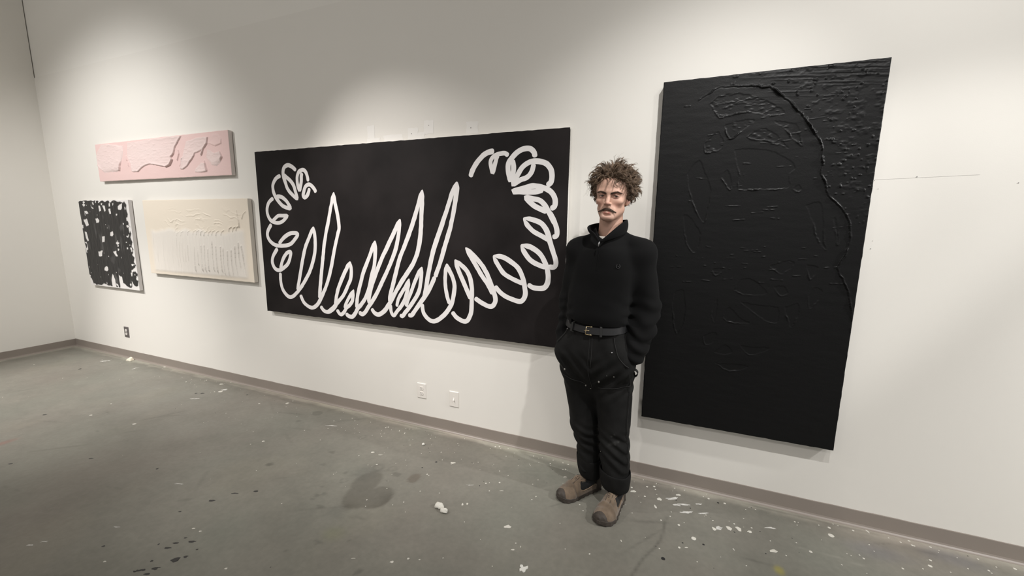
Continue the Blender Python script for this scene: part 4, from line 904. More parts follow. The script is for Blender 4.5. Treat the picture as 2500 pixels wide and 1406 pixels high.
ch = PTS['chunk']
lumps('plaster_chunk', [((ch[0] - .018, ch[1] + .008, .013), (.024, .018, .015)), ((ch[0] - .002, ch[1] + .003, .011), (.016, .013, .012)), ((ch[0] + .024, ch[1] - .012, .011), (.021, .014, .013))], M_plaster,
      'crumbled white plaster chunk lying on the open floor left of the man', 'debris', 2.0, 0.32)
cp = PTS['chip']
lumps('paint_chip', [((cp[0], cp[1], .006), (.011, .010, .008))], M_chip, 'tiny white chip on the floor below the switch plate', 'debris', 5.0, 0.25)
bt = PTS['butter']
b = MB()
out = [(-.018, .016), (-.008, .018), (-.002, .008), (.006, .012), (.016, .022), (.020, .010), (.013, .001), (.014, -.012), (.006, -.018), (-.004, -.013), (-.010, -.019), (-.015, -.008), (-.010, .000), (-.019, .006)]
k = len(out)
b.add([(bt[0] + x, bt[1] + y, .0005) for x, y in out] + [(bt[0] + x * .95, bt[1] + y * .95, .003 + random.uniform(0, .0012)) for x, y in out], [tuple(k + i for i in range(k))] + [(i, (i + 1) % k, k + (i + 1) % k, k + i) for i in range(k)])
tag(b.build('paint_flake', M_chip, None, origin=(bt[0], bt[1], 0)), 'notched white paint flake at the bottom edge of the photo', 'debris')
wd = PTS['wedge']
b = MB()
x0, y0 = wd[0], -0.045
V = [(x0 - .035, y0 - .028, .001), (x0 + .042, y0 - .022, .001), (x0 + .036, y0 + .022, .001), (x0 - .030, y0 + .024, .001), (x0 - .024, y0 - .018, .018), (x0 + .022, y0 - .012, .026), (x0 + .018, y0 + .012, .034), (x0 - .012, y0 + .012, .036)]
b.add(V, [(0, 3, 2, 1), (4, 5, 6, 7), (0, 1, 5, 4), (1, 2, 6, 5), (2, 3, 7, 6), (3, 0, 4, 7)])
bevel(tag(b.build('foam_offcut', M_creamchip, None, origin=(x0, y0, 0)), 'cream wedge shaped offcut on the floor against the baseboard near the corner', 'debris'), 0.003, 2)

# ------------------------------------------------------------------ the man: signed distance shapes turned into smooth meshes


class Field:
    def __init__(s, xs, ys, zs):
        s.x, s.y, s.z = [np.asarray(a, np.float32) for a in (xs, ys, zs)]
        s.V = np.full((len(xs), len(ys), len(zs)), 1.0, np.float32)

    def sl(s, lo, hi, pad):
        r = []
        for a, l, h in zip((s.x, s.y, s.z), lo, hi):
            r.append(slice(int(np.searchsorted(a, l - pad)), int(np.searchsorted(a, h + pad))))
        X, Y, Z = s.x[r[0]][:, None, None], s.y[r[1]][None, :, None], s.z[r[2]][None, None, :]
        return tuple(r), X, Y, Z

    def op(s, prim, k=0.02, mode='add'):
        fn, lo, hi = prim
        r, X, Y, Z = s.sl(lo, hi, k + 0.012)
        if 0 in s.V[r].shape:
            return
        d = fn(X, Y, Z).astype(np.float32)
        a = s.V[r]
        if mode == 'add':
            h = np.maximum(k - np.abs(a - d), 0) / k
            s.V[r] = np.minimum(a, d) - h * h * k * 0.25
        elif mode == 'cut':
            h = np.maximum(k - np.abs(a + d), 0) / k
            s.V[r] = np.maximum(a, -d) + h * h * k * 0.25

    def mesh(s):
        V = s.V
        V[0], V[-1], V[:, 0], V[:, -1], V[:, :, 0], V[:, :, -1] = 1, 1, 1, 1, 1, 1
        I = V < 0
        c = np.zeros(tuple(n - 1 for n in V.shape), np.int8)
        for a in (0, 1):
            for b_ in (0, 1):
                for d in (0, 1):
                    c += I[a:a + c.shape[0], b_:b_ + c.shape[1], d:d + c.shape[2]]
        act = (c > 0) & (c < 8)
        ci = np.argwhere(act)
        idx = np.full(c.shape, -1, np.int32)
        idx[act] = np.arange(len(ci))
        P = np.zeros((len(ci), 3))
        cnt = np.zeros(len(ci))
        ax = (s.x, s.y, s.z)
        cor = [(a, b_, d) for a in (0, 1) for b_ in (0, 1) for d in (0, 1)]
        for p in cor:
            for k in range(3):
                if p[k]:
                    continue
                q = list(p)
                q[k] = 1
                va = V[ci[:, 0] + p[0], ci[:, 1] + p[1], ci[:, 2] + p[2]]
                vb = V[ci[:, 0] + q[0], ci[:, 1] + q[1], ci[:, 2] + q[2]]
                m = (va < 0) != (vb < 0)
                t = np.where(m, va / np.where(m, va - vb, 1), 0)
                for j in range(3):
                    A = ax[j][ci[:, j] + p[j]]
                    B = ax[j][ci[:, j] + q[j]]
                    P[:, j] += np.where(m, A + (B - A) * t, 0)
                cnt += m
        P /= cnt[:, None]
        F = []
        for k in range(3):
            a = [slice(None)] * 3
            b2 = [slice(None)] * 3
            a[k], b2[k] = slice(None, -1), slice(1, None)
            ch = I[tuple(a)] != I[tuple(b2)]
            e = np.argwhere(ch)
            k1, k2 = (k + 1) % 3, (k + 2) % 3
            ok = (e[:, k1] > 0) & (e[:, k2] > 0) & (e[:, k1] < V.shape[k1] - 1) & (e[:, k2] < V.shape[k2] - 1)
            e = e[ok]

            def cell(d1, d2):
                q = e.copy()
                q[:, k1] += d1
                q[:, k2] += d2
                return idx[q[:, 0], q[:, 1], q[:, 2]]
            quad = np.stack([cell(-1, -1), cell(0, -1), cell(0, 0), cell(-1, 0)], -1)
            flip = ~I[e[:, 0], e[:, 1], e[:, 2]]
            quad[flip] = quad[flip][:, ::-1]
            F.append(quad)
        F = np.concatenate(F)
        return P, F[(F >= 0).all(1)]


def seg(p, q, r0, r1=None, fl=1.0):
    """tapered capsule"""
    r1 = r0 if r1 is None else r1
    p, q = np.array(p, float), np.array(q, float)
    R = max(r0, r1)

    def fn(X, Y, Z):
        e = q - p
        t = np.clip(((X - p[0]) * e[0] + (Y - p[1]) * e[1] + (Z - p[2]) * e[2]) / (e @ e), 0, 1)
        return np.sqrt((X - p[0] - t * e[0]) ** 2 + (Y - p[1] - t * e[1]) ** 2 + (Z - p[2] - t * e[2]) ** 2) - (r0 + (r1 - r0) * t)
    return fn, np.minimum(p, q) - R, np.maximum(p, q) + R


def chain(F, P, R, k=0.03):
    for i in range(len(P) - 1):
        F.op(seg(P[i], P[i + 1], R[i], R[i + 1]), k)


def ell(c, r, M=None):
    c, r = np.array(c, float), np.array(r, float)
    R = r.max() if M is not None else r

    def fn(X, Y, Z):
        x, y, z = X - c[0], Y - c[1], Z - c[2]
        if M is not None:
            x, y, z = [M[0][i] * x + M[1][i] * y + M[2][i] * z for i in range(3)]
        k0 = np.sqrt((x / r[0]) ** 2 + (y / r[1]) ** 2 + (z / r[2]) ** 2)
        k1 = np.sqrt((x / r[0] ** 2) ** 2 + (y / r[1] ** 2) ** 2 + (z / r[2] ** 2) ** 2)
        return k0 * (k0 - 1) / np.maximum(k1, 1e-6)
    return fn, c - R, c + R


def resample(keys, n=60):
    keys = sorted(keys)
    K = np.array(keys, float)
    P = np.array(catmull([k for k in keys], 10))
    P = P[np.argsort(P[:, 0])]
    return P


def loft(keys, th=0.0, n=2.4, round_=0.0):
    """stack of super-ellipses; keys = (z, cx, cy, a, b)"""
    P = resample(keys)
    z0, z1 = P[0, 0], P[-1, 0]
    co, si = math.cos(th), math.sin(th)
    A = P[:, 3].max()
    lo = np.array((P[:, 1].min() - A - .02, P[:, 2].min() - A - .02, z0))
    hi = np.array((P[:, 1].max() + A + .02, P[:, 2].max() + A + .02, z1))

    def fn(X, Y, Z):
        zz = np.clip(Z, z0, z1)
        cx, cy, a, b_ = [np.interp(zz, P[:, 0], P[:, i]) for i in (1, 2, 3, 4)]
        x, y = X - cx, Y - cy
        u, v = np.abs(x * co + y * si), np.abs(-x * si + y * co)
        rho = ((u / a) ** n + (v / b_) ** n) ** (1 / n)
        d = (rho - 1) * np.minimum(a, b_)
        dz = np.maximum(z0 - Z, Z - z1)
        if round_:
            q1, q2 = np.maximum(d + round_, 0), np.maximum(dz + round_, 0)
            return np.sqrt(q1 ** 2 + q2 ** 2) + np.minimum(np.maximum(d, dz) + round_, 0) - round_ + 0 * Z
        return np.maximum(d, dz + 0 * d)
    return fn, lo, hi


def in_frame(prim_local, M, T, s):
    """prim given in a local frame: world = T + s * M @ local"""
    fn, lo, hi = prim_local
    cs = np.array([[a, b_, c] for a in (lo[0], hi[0]) for b_ in (lo[1], hi[1]) for c in (lo[2], hi[2])])
    W = T + s * cs @ M.T

    def f2(X, Y, Z):
        x, y, z = (X - T[0]) / s, (Y - T[1]) / s, (Z - T[2]) / s
        lz = M[0, 2] * x + M[1, 2] * y + M[2, 2] * z
        lz = np.where(lz < 0, lz / LOWER, lz)
        return s * fn(M[0, 0] * x + M[1, 0] * y + M[2, 0] * z, M[0, 1] * x + M[1, 1] * y + M[2, 1] * z, lz)
    return f2, W.min(0), W.max(0)


def rotm(yaw, pitch, roll):
    return np.array(Euler((pitch, roll, yaw), 'XYZ').to_matrix())


man = tag(empty('person', (-0.27, -0.31, 0.0)), 'person standing with hands in pockets, in black sweater, black trousers and brown shoes', 'person')

M_skin = material('skin', (0.56, 0.345, 0.262, 1), 0.5, spec=0.35, attr='tone', vary=(60, 0.04))
M_skin.node_tree.nodes['Principled BSDF'].inputs['Subsurface Weight'].default_value = 0.08
M_skin.node_tree.nodes['Principled BSDF'].inputs['Subsurface Radius'].default_value = (0.012, 0.005, 0.003)
M_hair = material('brown_hair', (0.150, 0.101, 0.066, 1), 0.5, spec=0.4, vary=(45, 0.5))
M_brow = material('dark_brown_hair', (0.066, 0.041, 0.028, 1), 0.6, spec=0.3, vary=(60, 0.3))
M_knit = material('black_knit', (0.0042, 0.0042, 0.0044, 1), 0.85, spec=0.10, sheen=0.02, bump=(700, 0.25, 0.0012, 3))
M_denim = material('faded_black_canvas_cloth', (0.0105, 0.0104, 0.0102, 1), 0.85, spec=0.15, attr='wear', vary=(14, 0.25), bump=(900, 0.2, 0.0008, 2))
M_tee = material('white_cotton', (0.62, 0.58, 0.53, 1), 0.8)
M_belt = material('black_leather', (0.011, 0.011, 0.012, 1), 0.42, spec=0.5, bump=(300, 0.1, 0.001, 3))
M_brass = material('pale_brass', (0.72, 0.58, 0.36, 1), 0.25, metal=1.0)
M_zip = material('dull_metal_zip', (0.45, 0.45, 0.46, 1), 0.35, metal=0.9)
M_suede = material('brown_suede', (0.148, 0.108, 0.074, 1), 0.9, spec=0.15, sheen=0.25, vary=(22, 0.28), bump=(220, 0.2, 0.0015, 4))
M_sole = material('dark_brown_rubber', (0.045, 0.036, 0.029, 1), 0.7, vary=(30, 0.25))
M_gore = material('black_elastic', (0.010, 0.010, 0.010, 1), 0.8)
M_trim = material('tan_edge_binding', (0.24, 0.17, 0.115, 1), 0.85)
M_sock = material('black_sock', (0.010, 0.010, 0.011, 1), 0.9)
M_eyew = material('eye_white', (0.60, 0.55, 0.51, 1), 0.25)
M_iris = material('brown_iris', (0.035, 0.020, 0.012, 1), 0.15)
M_seam = material('worn_seam', (0.0125, 0.0125, 0.012, 1), 0.85)
M_fleck = material('pale_paint_fleck', (0.26, 0.25, 0.23, 1), 0.6)

# joints shared by body and clothes
SHR, ELR, WRR, HAR = (-0.452, -0.335, 1.395), (-0.490, -0.305, 1.120), (-0.497, -0.355, 0.935), (-0.478, -0.385, 0.865)
SHL, ELL, WRL, HAL = (-0.135, -0.370, 1.390), (-0.100, -0.335, 1.115), (-0.140, -0.405, 0.925), (-0.180, -0.425, 0.845)
NECK = (-0.300, -0.345, 1.470)
TH = math.radians(-9)

# head frame (x = image right, y = to the back of the head, z = up)
HS = 1.02
HM = rotm(math.radians(-3), math.radians(3), math.radians(3.5))
HT = np.array((-0.2890, -0.3640, 1.6635))
LOWER = 0.93                              # a slightly short lower face


def H(p):
    p = np.array(p, float)
    if p[2] < 0:
        p[2] *= LOWER
    return HT + HS * HM @ p


def body():
    hx0, hx1 = HT[0] - 0.105, HT[0] + 0.105
    xs = np.concatenate([np.arange(-0.575, hx0, 0.008), np.arange(hx0, hx1, 0.0019), np.arange(hx1, -0.015, 0.008)])
    hy0, hy1 = HT[1] - 0.150, HT[1] + 0.0
    ys = np.concatenate([np.arange(-0.62, hy0, 0.009), np.arange(hy0, hy1, 0.0019), np.arange(hy1, -0.10, 0.006)])
    zs = np.concatenate([np.arange(0.0, 1.50, 0.009), np.arange(1.50, 1.81, 0.0019)])
    F = Field(xs, ys, zs)
    # --- trunk, limbs (hidden under the clothes, kept thinner than them)
    F.op(loft([(0.86, -.337, -.345, .135, .085), (0.95, -.337, -.345, .128, .082), (1.08, -.330, -.355, .118, .078), (1.25, -.310, -.355, .132, .088), (1.36, -.295, -.350, .140, .085), (1.43, -.297, -.345, .09, .06)], TH, 2.2, .02), 0.03)
    chain(F, [(-.36, -.345, 1.435), SHR, ELR, WRR], [.032, .042, .034, .025], .03)
    chain(F, [(-.24, -.350, 1.440), SHL, ELL, WRL], [.032, .044, .036, .026], .03)
    for wr, ha, sx in ((WRR, HAR, 1), (WRL, HAL, -1)):
        wr, ha = np.array(wr), np.array(ha)
        F.op(seg(wr, ha, .024, .028), .02)
        d = (ha - wr) / np.linalg.norm(ha - wr)
        sd = np.array((sx * 0.8, -0.6, 0.0))
        for k, ln in enumerate((.062, .070, .066, .052)):
            r0 = ha + np.array((0.35, 0.9, 0)) * (k - 1.5) * .017 * 0.9
            m = r0 + d * ln * .55 + np.array((sx * .012, 0, 0))
            F.op(seg(r0, m, .009, .0085), .008)
            F.op(seg(m, m + (d * .6 + np.array((sx * .5, -.2, 0))) * ln * .5, .0085, .0075), .006)
        t0 = ha - d * .02 + np.array((0, -.02, 0))
        F.op(seg(t0, t0 + d * .03 + np.array((sx * .018, -.012, 0)), .011, .009), .012)
    for side, hipj, kn, an, toe in ((1, (-.415, -.335, .86), (-.395, -.292, .46), (-.350, -.250, .09), (-.440, -.365, .035)), (-1, (-.245, -.345, .86), (-.224, -.337, .46), (-.180, -.300, .09), (-.208, -.445, .035))):
        chain(F, [hipj, kn, an], [.068, .044, .024], .04)
        F.op(seg((an[0], an[1], .06), (toe[0], toe[1], .030), .022, .018), .02)
    # --- neck
    F.op(seg((NECK[0] + .004, NECK[1] + .012, 1.40), H((0, .016, -.070)), .062, .0545), .03)
    # --- head

    def L(prim, k, mode='add'):
        F.op(in_frame(prim, HM, HT, HS), k, mode)
    L(ell((0, .012, .034), (.0745, .096, .086)), .02)
    face = [(-.1175, 0, -.036, .018, .040), (-.110, 0, -.034, .028, .050), (-.098, 0, -.030, .0375, .056), (-.080, 0, -.026, .0465, .061), (-.060, 0, -.022, .0535, .064), (-.040, 0, -.019, .0585, .066), (-.018, 0, -.017, .0640, .067), (.004, 0, -.016, .0655, .066), (.028, 0, -.018, .0680, .071), (.055, 0, -.012, .0665, .074), (.075, 0, -.006, .060, .072)]
    L(loft(face, 0, 2.25, .012), .022)
    # jaw corners, chin
    for s in (-1, 1):
        L(seg((s * .0445, -.012, -.066), (s * .016, -.076, -.104), .015, .013), .030)
    L(ell((0, -.081, -.103), (.020, .013, .013)), .018)
    # brow ridge, cheek bones
    for s in (-1, 1):
        L(seg((s * .010, -.087, .0175), (s * .046, -.0775, .0185), .0085, .0080), .014)
        L(ell((s * .044, -.062, -.026), (.016, .014, .011)), .026)
        # eye sockets and lids
        L(ell((s * .032, -.0925, -.001), (.0185, .0110, .0105)), .012, 'cut')
        L(ell((s * .032, -.0720, -.001), (.0150, .0138, .0120)), .005)
        L(ell((s * .0325, -.0870, -.0012), (.0130, .0095, .0028)), .002, 'cut')
        L(seg((s * .0225, -.0835, .0032), (s * .032, -.0865, .0062), .0016, .0018), .003)
        L(seg((s * .032, -.0865, .0062), (s * .0430, -.0815, .0030), .0018, .0016), .003)
    # nose
    L(seg((0, -.0850, .012), (0, -.0975, -.020), .0078, .0080), .012)
    L(seg((0, -.0975, -.019), (0, -.1080, -.0340), .0080, .0090), .008)
    for s in (-1, 1):
        L(ell((s * .0118, -.0965, -.0375), (.0070, .0098, .0072)), .007)
        L(ell((s * .0070, -.1030, -.0455), (.0036, .0055, .0040)), .003, 'cut')
    L(seg((0, -.100, -.042), (0, -.091, -.052), .0050, .0055), .006)
    # muzzle, lips
    L(ell((0, -.078, -.070), (.030, .0135, .020)), .018)
    L(seg((-.0215, -.0850, -.0735), (-.006, -.0928, -.0685), .0030, .0050), .005)
    L(seg((.0215, -.0850, -.0735), (.006, -.0928, -.0685), .0030, .0050), .005)
    L(seg((-.0190, -.0855, -.0760), (0, -.0918, -.0815), .0032, .0066), .005)
    L(seg((.0190, -.0855, -.0760), (0, -.0918, -.0815), .0032, .0066), .005)
    L(seg((-.0215, -.0890, -.0742), (0, -.0985, -.0748), .0012, .0014), .002, 'cut')
    L(seg((.0215, -.0890, -.0742), (0, -.0985, -.0748), .0012, .0014), .002, 'cut')
    L(ell((0, -.0945, -.0925), (.016, .006, .0050)), .008, 'cut')
    # ears
    for s in (-1, 1):
        Mx = rotm(math.radians(s * -22), math.radians(12), 0)
        L(ell((s * .0735, .010, -.012), (.0070, .0175, .0300), Mx), .008)
        L(ell((s * .0800, .006, -.008), (.0050, .0095, .0170), Mx), .004, 'cut')
        L(ell((s * .0700, .002, -.037), (.0060, .0080, .0090)), .006)
    P, Q = F.mesh()
    # flush of colour in lips, nose tip, cheeks and ears, in the skin itself
    q = ((P - HT) / HS) @ HM
    q[:, 2] = np.where(q[:, 2] < 0, q[:, 2] / LOWER, q[:, 2])
    tone = np.ones((len(P), 3))

    def blob(c, r, col):
        d = np.sqrt((((q - np.array(c)) / np.array(r)) ** 2).sum(1))
        tone[:] = tone * (1 + sstep(1.0, 0.35, d)[:, None] * np.array(col))
    for s in (-1, 1):
        blob((s * .010, -.092, -.0690), (.016, .012, .0062), (-.04, -.40, -.34))
        blob((s * .007, -.091, -.0815), (.016, .012, .0072), (.02, -.40, -.34))
        blob((s * .040, -.075, -.040), (.024, .03, .022), (.03, -.07, -.06))
        blob((s * .075, .010, -.012), (.012, .03, .035), (.06, -.10, -.06))
        blob((s * .033, -.085, -.010), (.018, .02, .010), (-.12, -.18, -.12))
        blob((s * .030, -.083, .004), (.020, .02, .010), (-.08, -.12, -.08))
    blob((0, -.109, -.040), (.018, .018, .018), (.02, -.10, -.08))
    blob((0, -.085, -.100), (.060, .05, .030), (-.10, -.08, -.05))
    o = mesh_obj('body', P, Q, M_skin, man, smooth=True)
    set_color(o, 'tone', tone)
    return q[(q[:, 1] < -.02) & (q[:, 2] > -.13)]


FACE = body()


def skin_y(x, z):
    """front of the face (head frame) at x, z"""
    d = (FACE[:, 0] - x) ** 2 + (FACE[:, 2] - z) ** 2
    m = d < .0030 ** 2
    return FACE[m, 1].min() if m.any() else -.085


# eyes
for s in (-1, 1):
    c = H((s * .032, -.0715, -.001))
    b = MB()
    b.sphere(c, 0.0128 * HS, 20, 14)
    e = b.build('eye', M_eyew, man, smooth=True)
    g = np.array((0.17, -1.0, -0.06))
    g /= np.linalg.norm(g)
    b = MB()
    Mq = np.array(Vector(g).to_track_quat('Z', 'Y').to_matrix())
    b.sphere(c + g * .0098 * HS, (.0062 * HS, .0062 * HS, .0036 * HS), 16, 8, M=Mq)
    b.build('iris', M_iris, e, smooth=True)
    b = MB()
    P = []
    for i in range(9):
        t = i / 8
        x = s * (.0205 + .0245 * t)
        z = .0012 + .0026 * math.sin(math.pi * min(1, t * 1.05)) - .0022 * t
        P.append(H((x, skin_y(x, z + .0012) - .0006, z)))
    b.tube(P, [.0006, .0009, .0010, .0011, .0011, .0011, .0011, .0010, .0007], 6)
    b.build('eyelash', M_brow, man, smooth=True)

# ------------------------------------------------------------------ hair
C0, R0 = np.array((0, .012, .034)), np.array((.0765, .0985, .0885))


def hair_here(d, margin=0.0):
    """does hair grow at this direction of the skull (local unit vector)?"""
    p = C0 + R0 * d
    ang = math.atan2(p[0], -p[1])                     # 0 = face, + = image right
    a = abs(ang)
    line = np.interp(a, [0, .5, .85, 1.05, 1.35, 1.75, 2.2, 3.15], [.076, .072, .056, .026, -.022, .010, -.062, -.080])
    return p[2] > line + margin


def hair():
    b = MB()
    # close cap that closes the scalp between the curls
    n, m = 64, 40
    V, keep = [], []
    for i in range(m + 1):
        th = math.pi * i / m
        for j in range(n):
            ph = 2 * math.pi * j / n
            d = np.array((math.sin(th) * math.cos(ph), math.sin(th) * math.sin(ph), math.cos(th)))
            k = 1.10 + 0.06 * float(fbm(d[0] * 5, d[1] * 5, d[2] * 5, 3))
            ok = hair_here(d, .011 if d[1] < .3 else 0)
            V.append(H(C0 + R0 * d * (k if ok else 0.955)))
            keep.append(ok)
    F = []
    for i in range(m):
        for j in range(n):
            q = (i * n + j, (i + 1) * n + j, (i + 1) * n + (j + 1) % n, i * n + (j + 1) % n)
            if any(keep[t] for t in q):
                F.append(q)
    b.add(V, F)
    r = random.Random(11)
    count = 0
    while count < 720:
        d = np.array([r.gauss(0, 1) for _ in range(3)])
        d /= np.linalg.norm(d)
        if not hair_here(d):
            continue
        p = C0 + R0 * d
        nrm = d / R0
        nrm /= np.linalg.norm(nrm)
        ang = math.atan2(p[0], -p[1])
        a_ = abs(ang)
        fly = count % 5 == 0
        side_low = p[2] < .045
        # combed away from a high parting: outwards at the sides, back over the crown, short at the nape
        out = np.array((1.0 if p[0] + r.gauss(0, .022) > -.012 else -1.0, r.gauss(0, .5), -.35))
        if p[2] < .06:
            out = np.array((np.sign(p[0]) * .6, .55, -.25 if a_ < 2.2 else -.9))
        if a_ < .9 and p[2] > .05:
            out = np.array((.75 if ang + r.gauss(0, .3) > -.25 else -.9, r.gauss(-.05, .35), .25))
        tang = out + np.array([r.gauss(0, .50) for _ in range(3)])
        tang -= nrm * (tang @ nrm)
        tang /= np.linalg.norm(tang) + 1e-9
        ln = r.uniform(.042, .074) * (.74 if side_low else 1.0)
        lift = r.uniform(.020, .044) * (.75 if side_low else 1.0) * (1.25 if fly else 1.0)
        if a_ > 2.1 and p[2] < .0:
            ln, lift = r.uniform(.018, .03), r.uniform(.006, .012)
        if 1.0 < a_ < 1.6 and p[2] < .03:
            ln, lift = ln * .55, lift * .45
        bn = np.cross(nrm, tang)
        cr, cf, ph = r.uniform(.006, .013), r.uniform(.5, 1.15), r.uniform(0, 6.28)
        grav = r.uniform(-.006, .012) if p[2] > .03 else r.uniform(-.010, .004)
        k = 12
        T_ = np.linspace(0, 1, k)
        A_ = ph + 6.283 * cf * T_
        c = cr * np.minimum(1, 2.0 * T_)
        Q = p + nrm * (lift * np.sin(np.minimum(1, T_ * 1.2) * math.pi * .5) + c * np.cos(A_) * .9)[:, None] + tang * (ln * T_)[:, None] + bn * (c * np.sin(A_))[:, None]
        Q[:, 2] -= grav * T_ ** 2
        nst = 3 if fly else 9
        for j in range(nst):
            off = np.array([r.gauss(0, 1) for _ in range(3)]) * (.0017 if not fly else .004)
            spread = (.55 + .9 * T_)[:, None]
            ph2 = r.uniform(-.5, .5)
            W_ = Q + off * spread + bn * (.0018 * np.sin(A_ * 1.3 + ph2 * 5) * T_)[:, None]
            e = (W_ - C0) / (R0 * 1.02)
            l = np.linalg.norm(e, axis=1)
            W_ = np.where((l < 1)[:, None], C0 + R0 * 1.02 * e / np.maximum(l, 1e-6)[:, None], W_)
            kk = k - r.randint(0, 3)
            w0 = r.uniform(.0007, .0013) if not fly else r.uniform(.0004, .0006)
            b.tube([H(q) for q in W_[:kk]], [w0 * (1 - .7 * (i / (k - 1)) ** 1.5) for i in range(kk)], 4, caps=False)
        count += 1
    # short roots along the hairline so that the edge of the scalp is soft
    for i in range(4600):
        d = np.array([r.gauss(0, 1) for _ in range(3)])
        d /= np.linalg.norm(d)
        if not hair_here(d) or d[1] > .45:
            continue
        p = C0 + R0 * d * 1.0
        t_ = np.array((.5 if p[0] > -.02 else -.5, .45, .55)) + np.array([r.gauss(0, .45) for _ in range(3)])
        n_ = d / R0
        n_ /= np.linalg.norm(n_)
        t_ -= n_ * (t_ @ n_)
        ln = r.uniform(.012, .030)
        wv = np.cross(n_, t_) * r.gauss(0, .004)
        b.tube([H(p - n_ * .002), H(p + n_ * .009 + t_ * ln * .4 + wv), H(p + n_ * .015 + t_ * ln * .8 - wv), H(p + n_ * .014 + t_ * ln * 1.15)], [.0009, .0009, .0007, .0003], 4, caps=False)
    # loose curls on the forehead
    for x0, x1, z1, w0 in ((.012, .019, .040, .0011), (.020, .031, .034, .0012), (.030, .040, .040, .0015), (-.004, -.003, .044, .0007), (.040, .050, .028, .0016), (.052, .060, .018, .0018), (.046, .050, .046, .0018)):
        P = []
        for i in range(14):
            t = i / 13
            x = x0 + (x1 - x0) * t + .0045 * math.sin(6.0 * t + x0 * 90)
            z = .088 + (z1 - .088) * t + .003 * math.cos(7 * t)
            y = skin_y(x, min(z, .066)) + max(0, z - .066) * .55 - .002 - .007 * math.sin(math.pi * t)
            P.append(H((x, y, z)))
        for j in range(4):
            o3 = np.array([r.gauss(0, .0012) for _ in range(3)])
            b.tube([p_ + o3 * (.4 + i / 10) for i, p_ in enumerate(P)], [w0 * .55 * (1 - .6 * i / 13) for i in range(14)], 4, caps=False)
    o = b.build('hair', M_hair, man, smooth=True)
    return o


hair()


def strands(name, rows, w, label=None):
    b = MB()
    for P in rows:
        b.tube([H(p) for p in P], [w, w, w * .4], 4, caps=False)
    o = b.build(name, M_brow, man, smooth=True)
    return o


r = random.Random(5)
rows = []
for i in range(800):
    u = r.uniform(-1, 1)
    x = u * .0335
    th_ = .0062 * (1 - .45 * abs(u) ** 2)
    z = -.0600 - .0150 * abs(u) ** 1.7 + r.uniform(-.5, .5) * th_
    if abs(x) < .003 and z > -.060:
        continue
    y = skin_y(x, z)
    dx = .0042 * u + r.uniform(-.0012, .0012)
    ln = r.uniform(.0055, .0090) * (1 - .25 * abs(u))
    y2 = min(y, skin_y(x + dx, z - ln * .6)) - .0022
    rows.append([(x, y + .0008, z), (x + dx, y2 - r.uniform(0, .0012), z - ln * .55), (x + 2.0 * dx, y2 + .0006, z - ln)])
strands('moustache', rows, .00065)
for s in (-1, 1):
    rows = []
    for i in range(420):
        t = r.uniform(0, 1)
        x = s * (.0095 + .0420 * t)
        z = .0100 + .0085 * math.sin(min(1, t * 1.2) * 1.75) - .0055 * max(0, t - .65) / .35 + r.uniform(-.0036, .0036) * (1 - .55 * t)
        y = skin_y(x, z)
        rows.append([(x, y + .0010, z), (x + s * .003, skin_y(x + s * .003, z) - .0013, z + .0008), (x + s * .0070, skin_y(x + s * .007, z) - .0004, z - .0002)])
    strands('eyebrow', rows, .0006)

# ------------------------------------------------------------------ sweater
HEM = ([-.50, -.46, -.372, -.28, -.206, -.15], [1.072, 1.058, 1.038, 1.032, 1.036, 1.044])


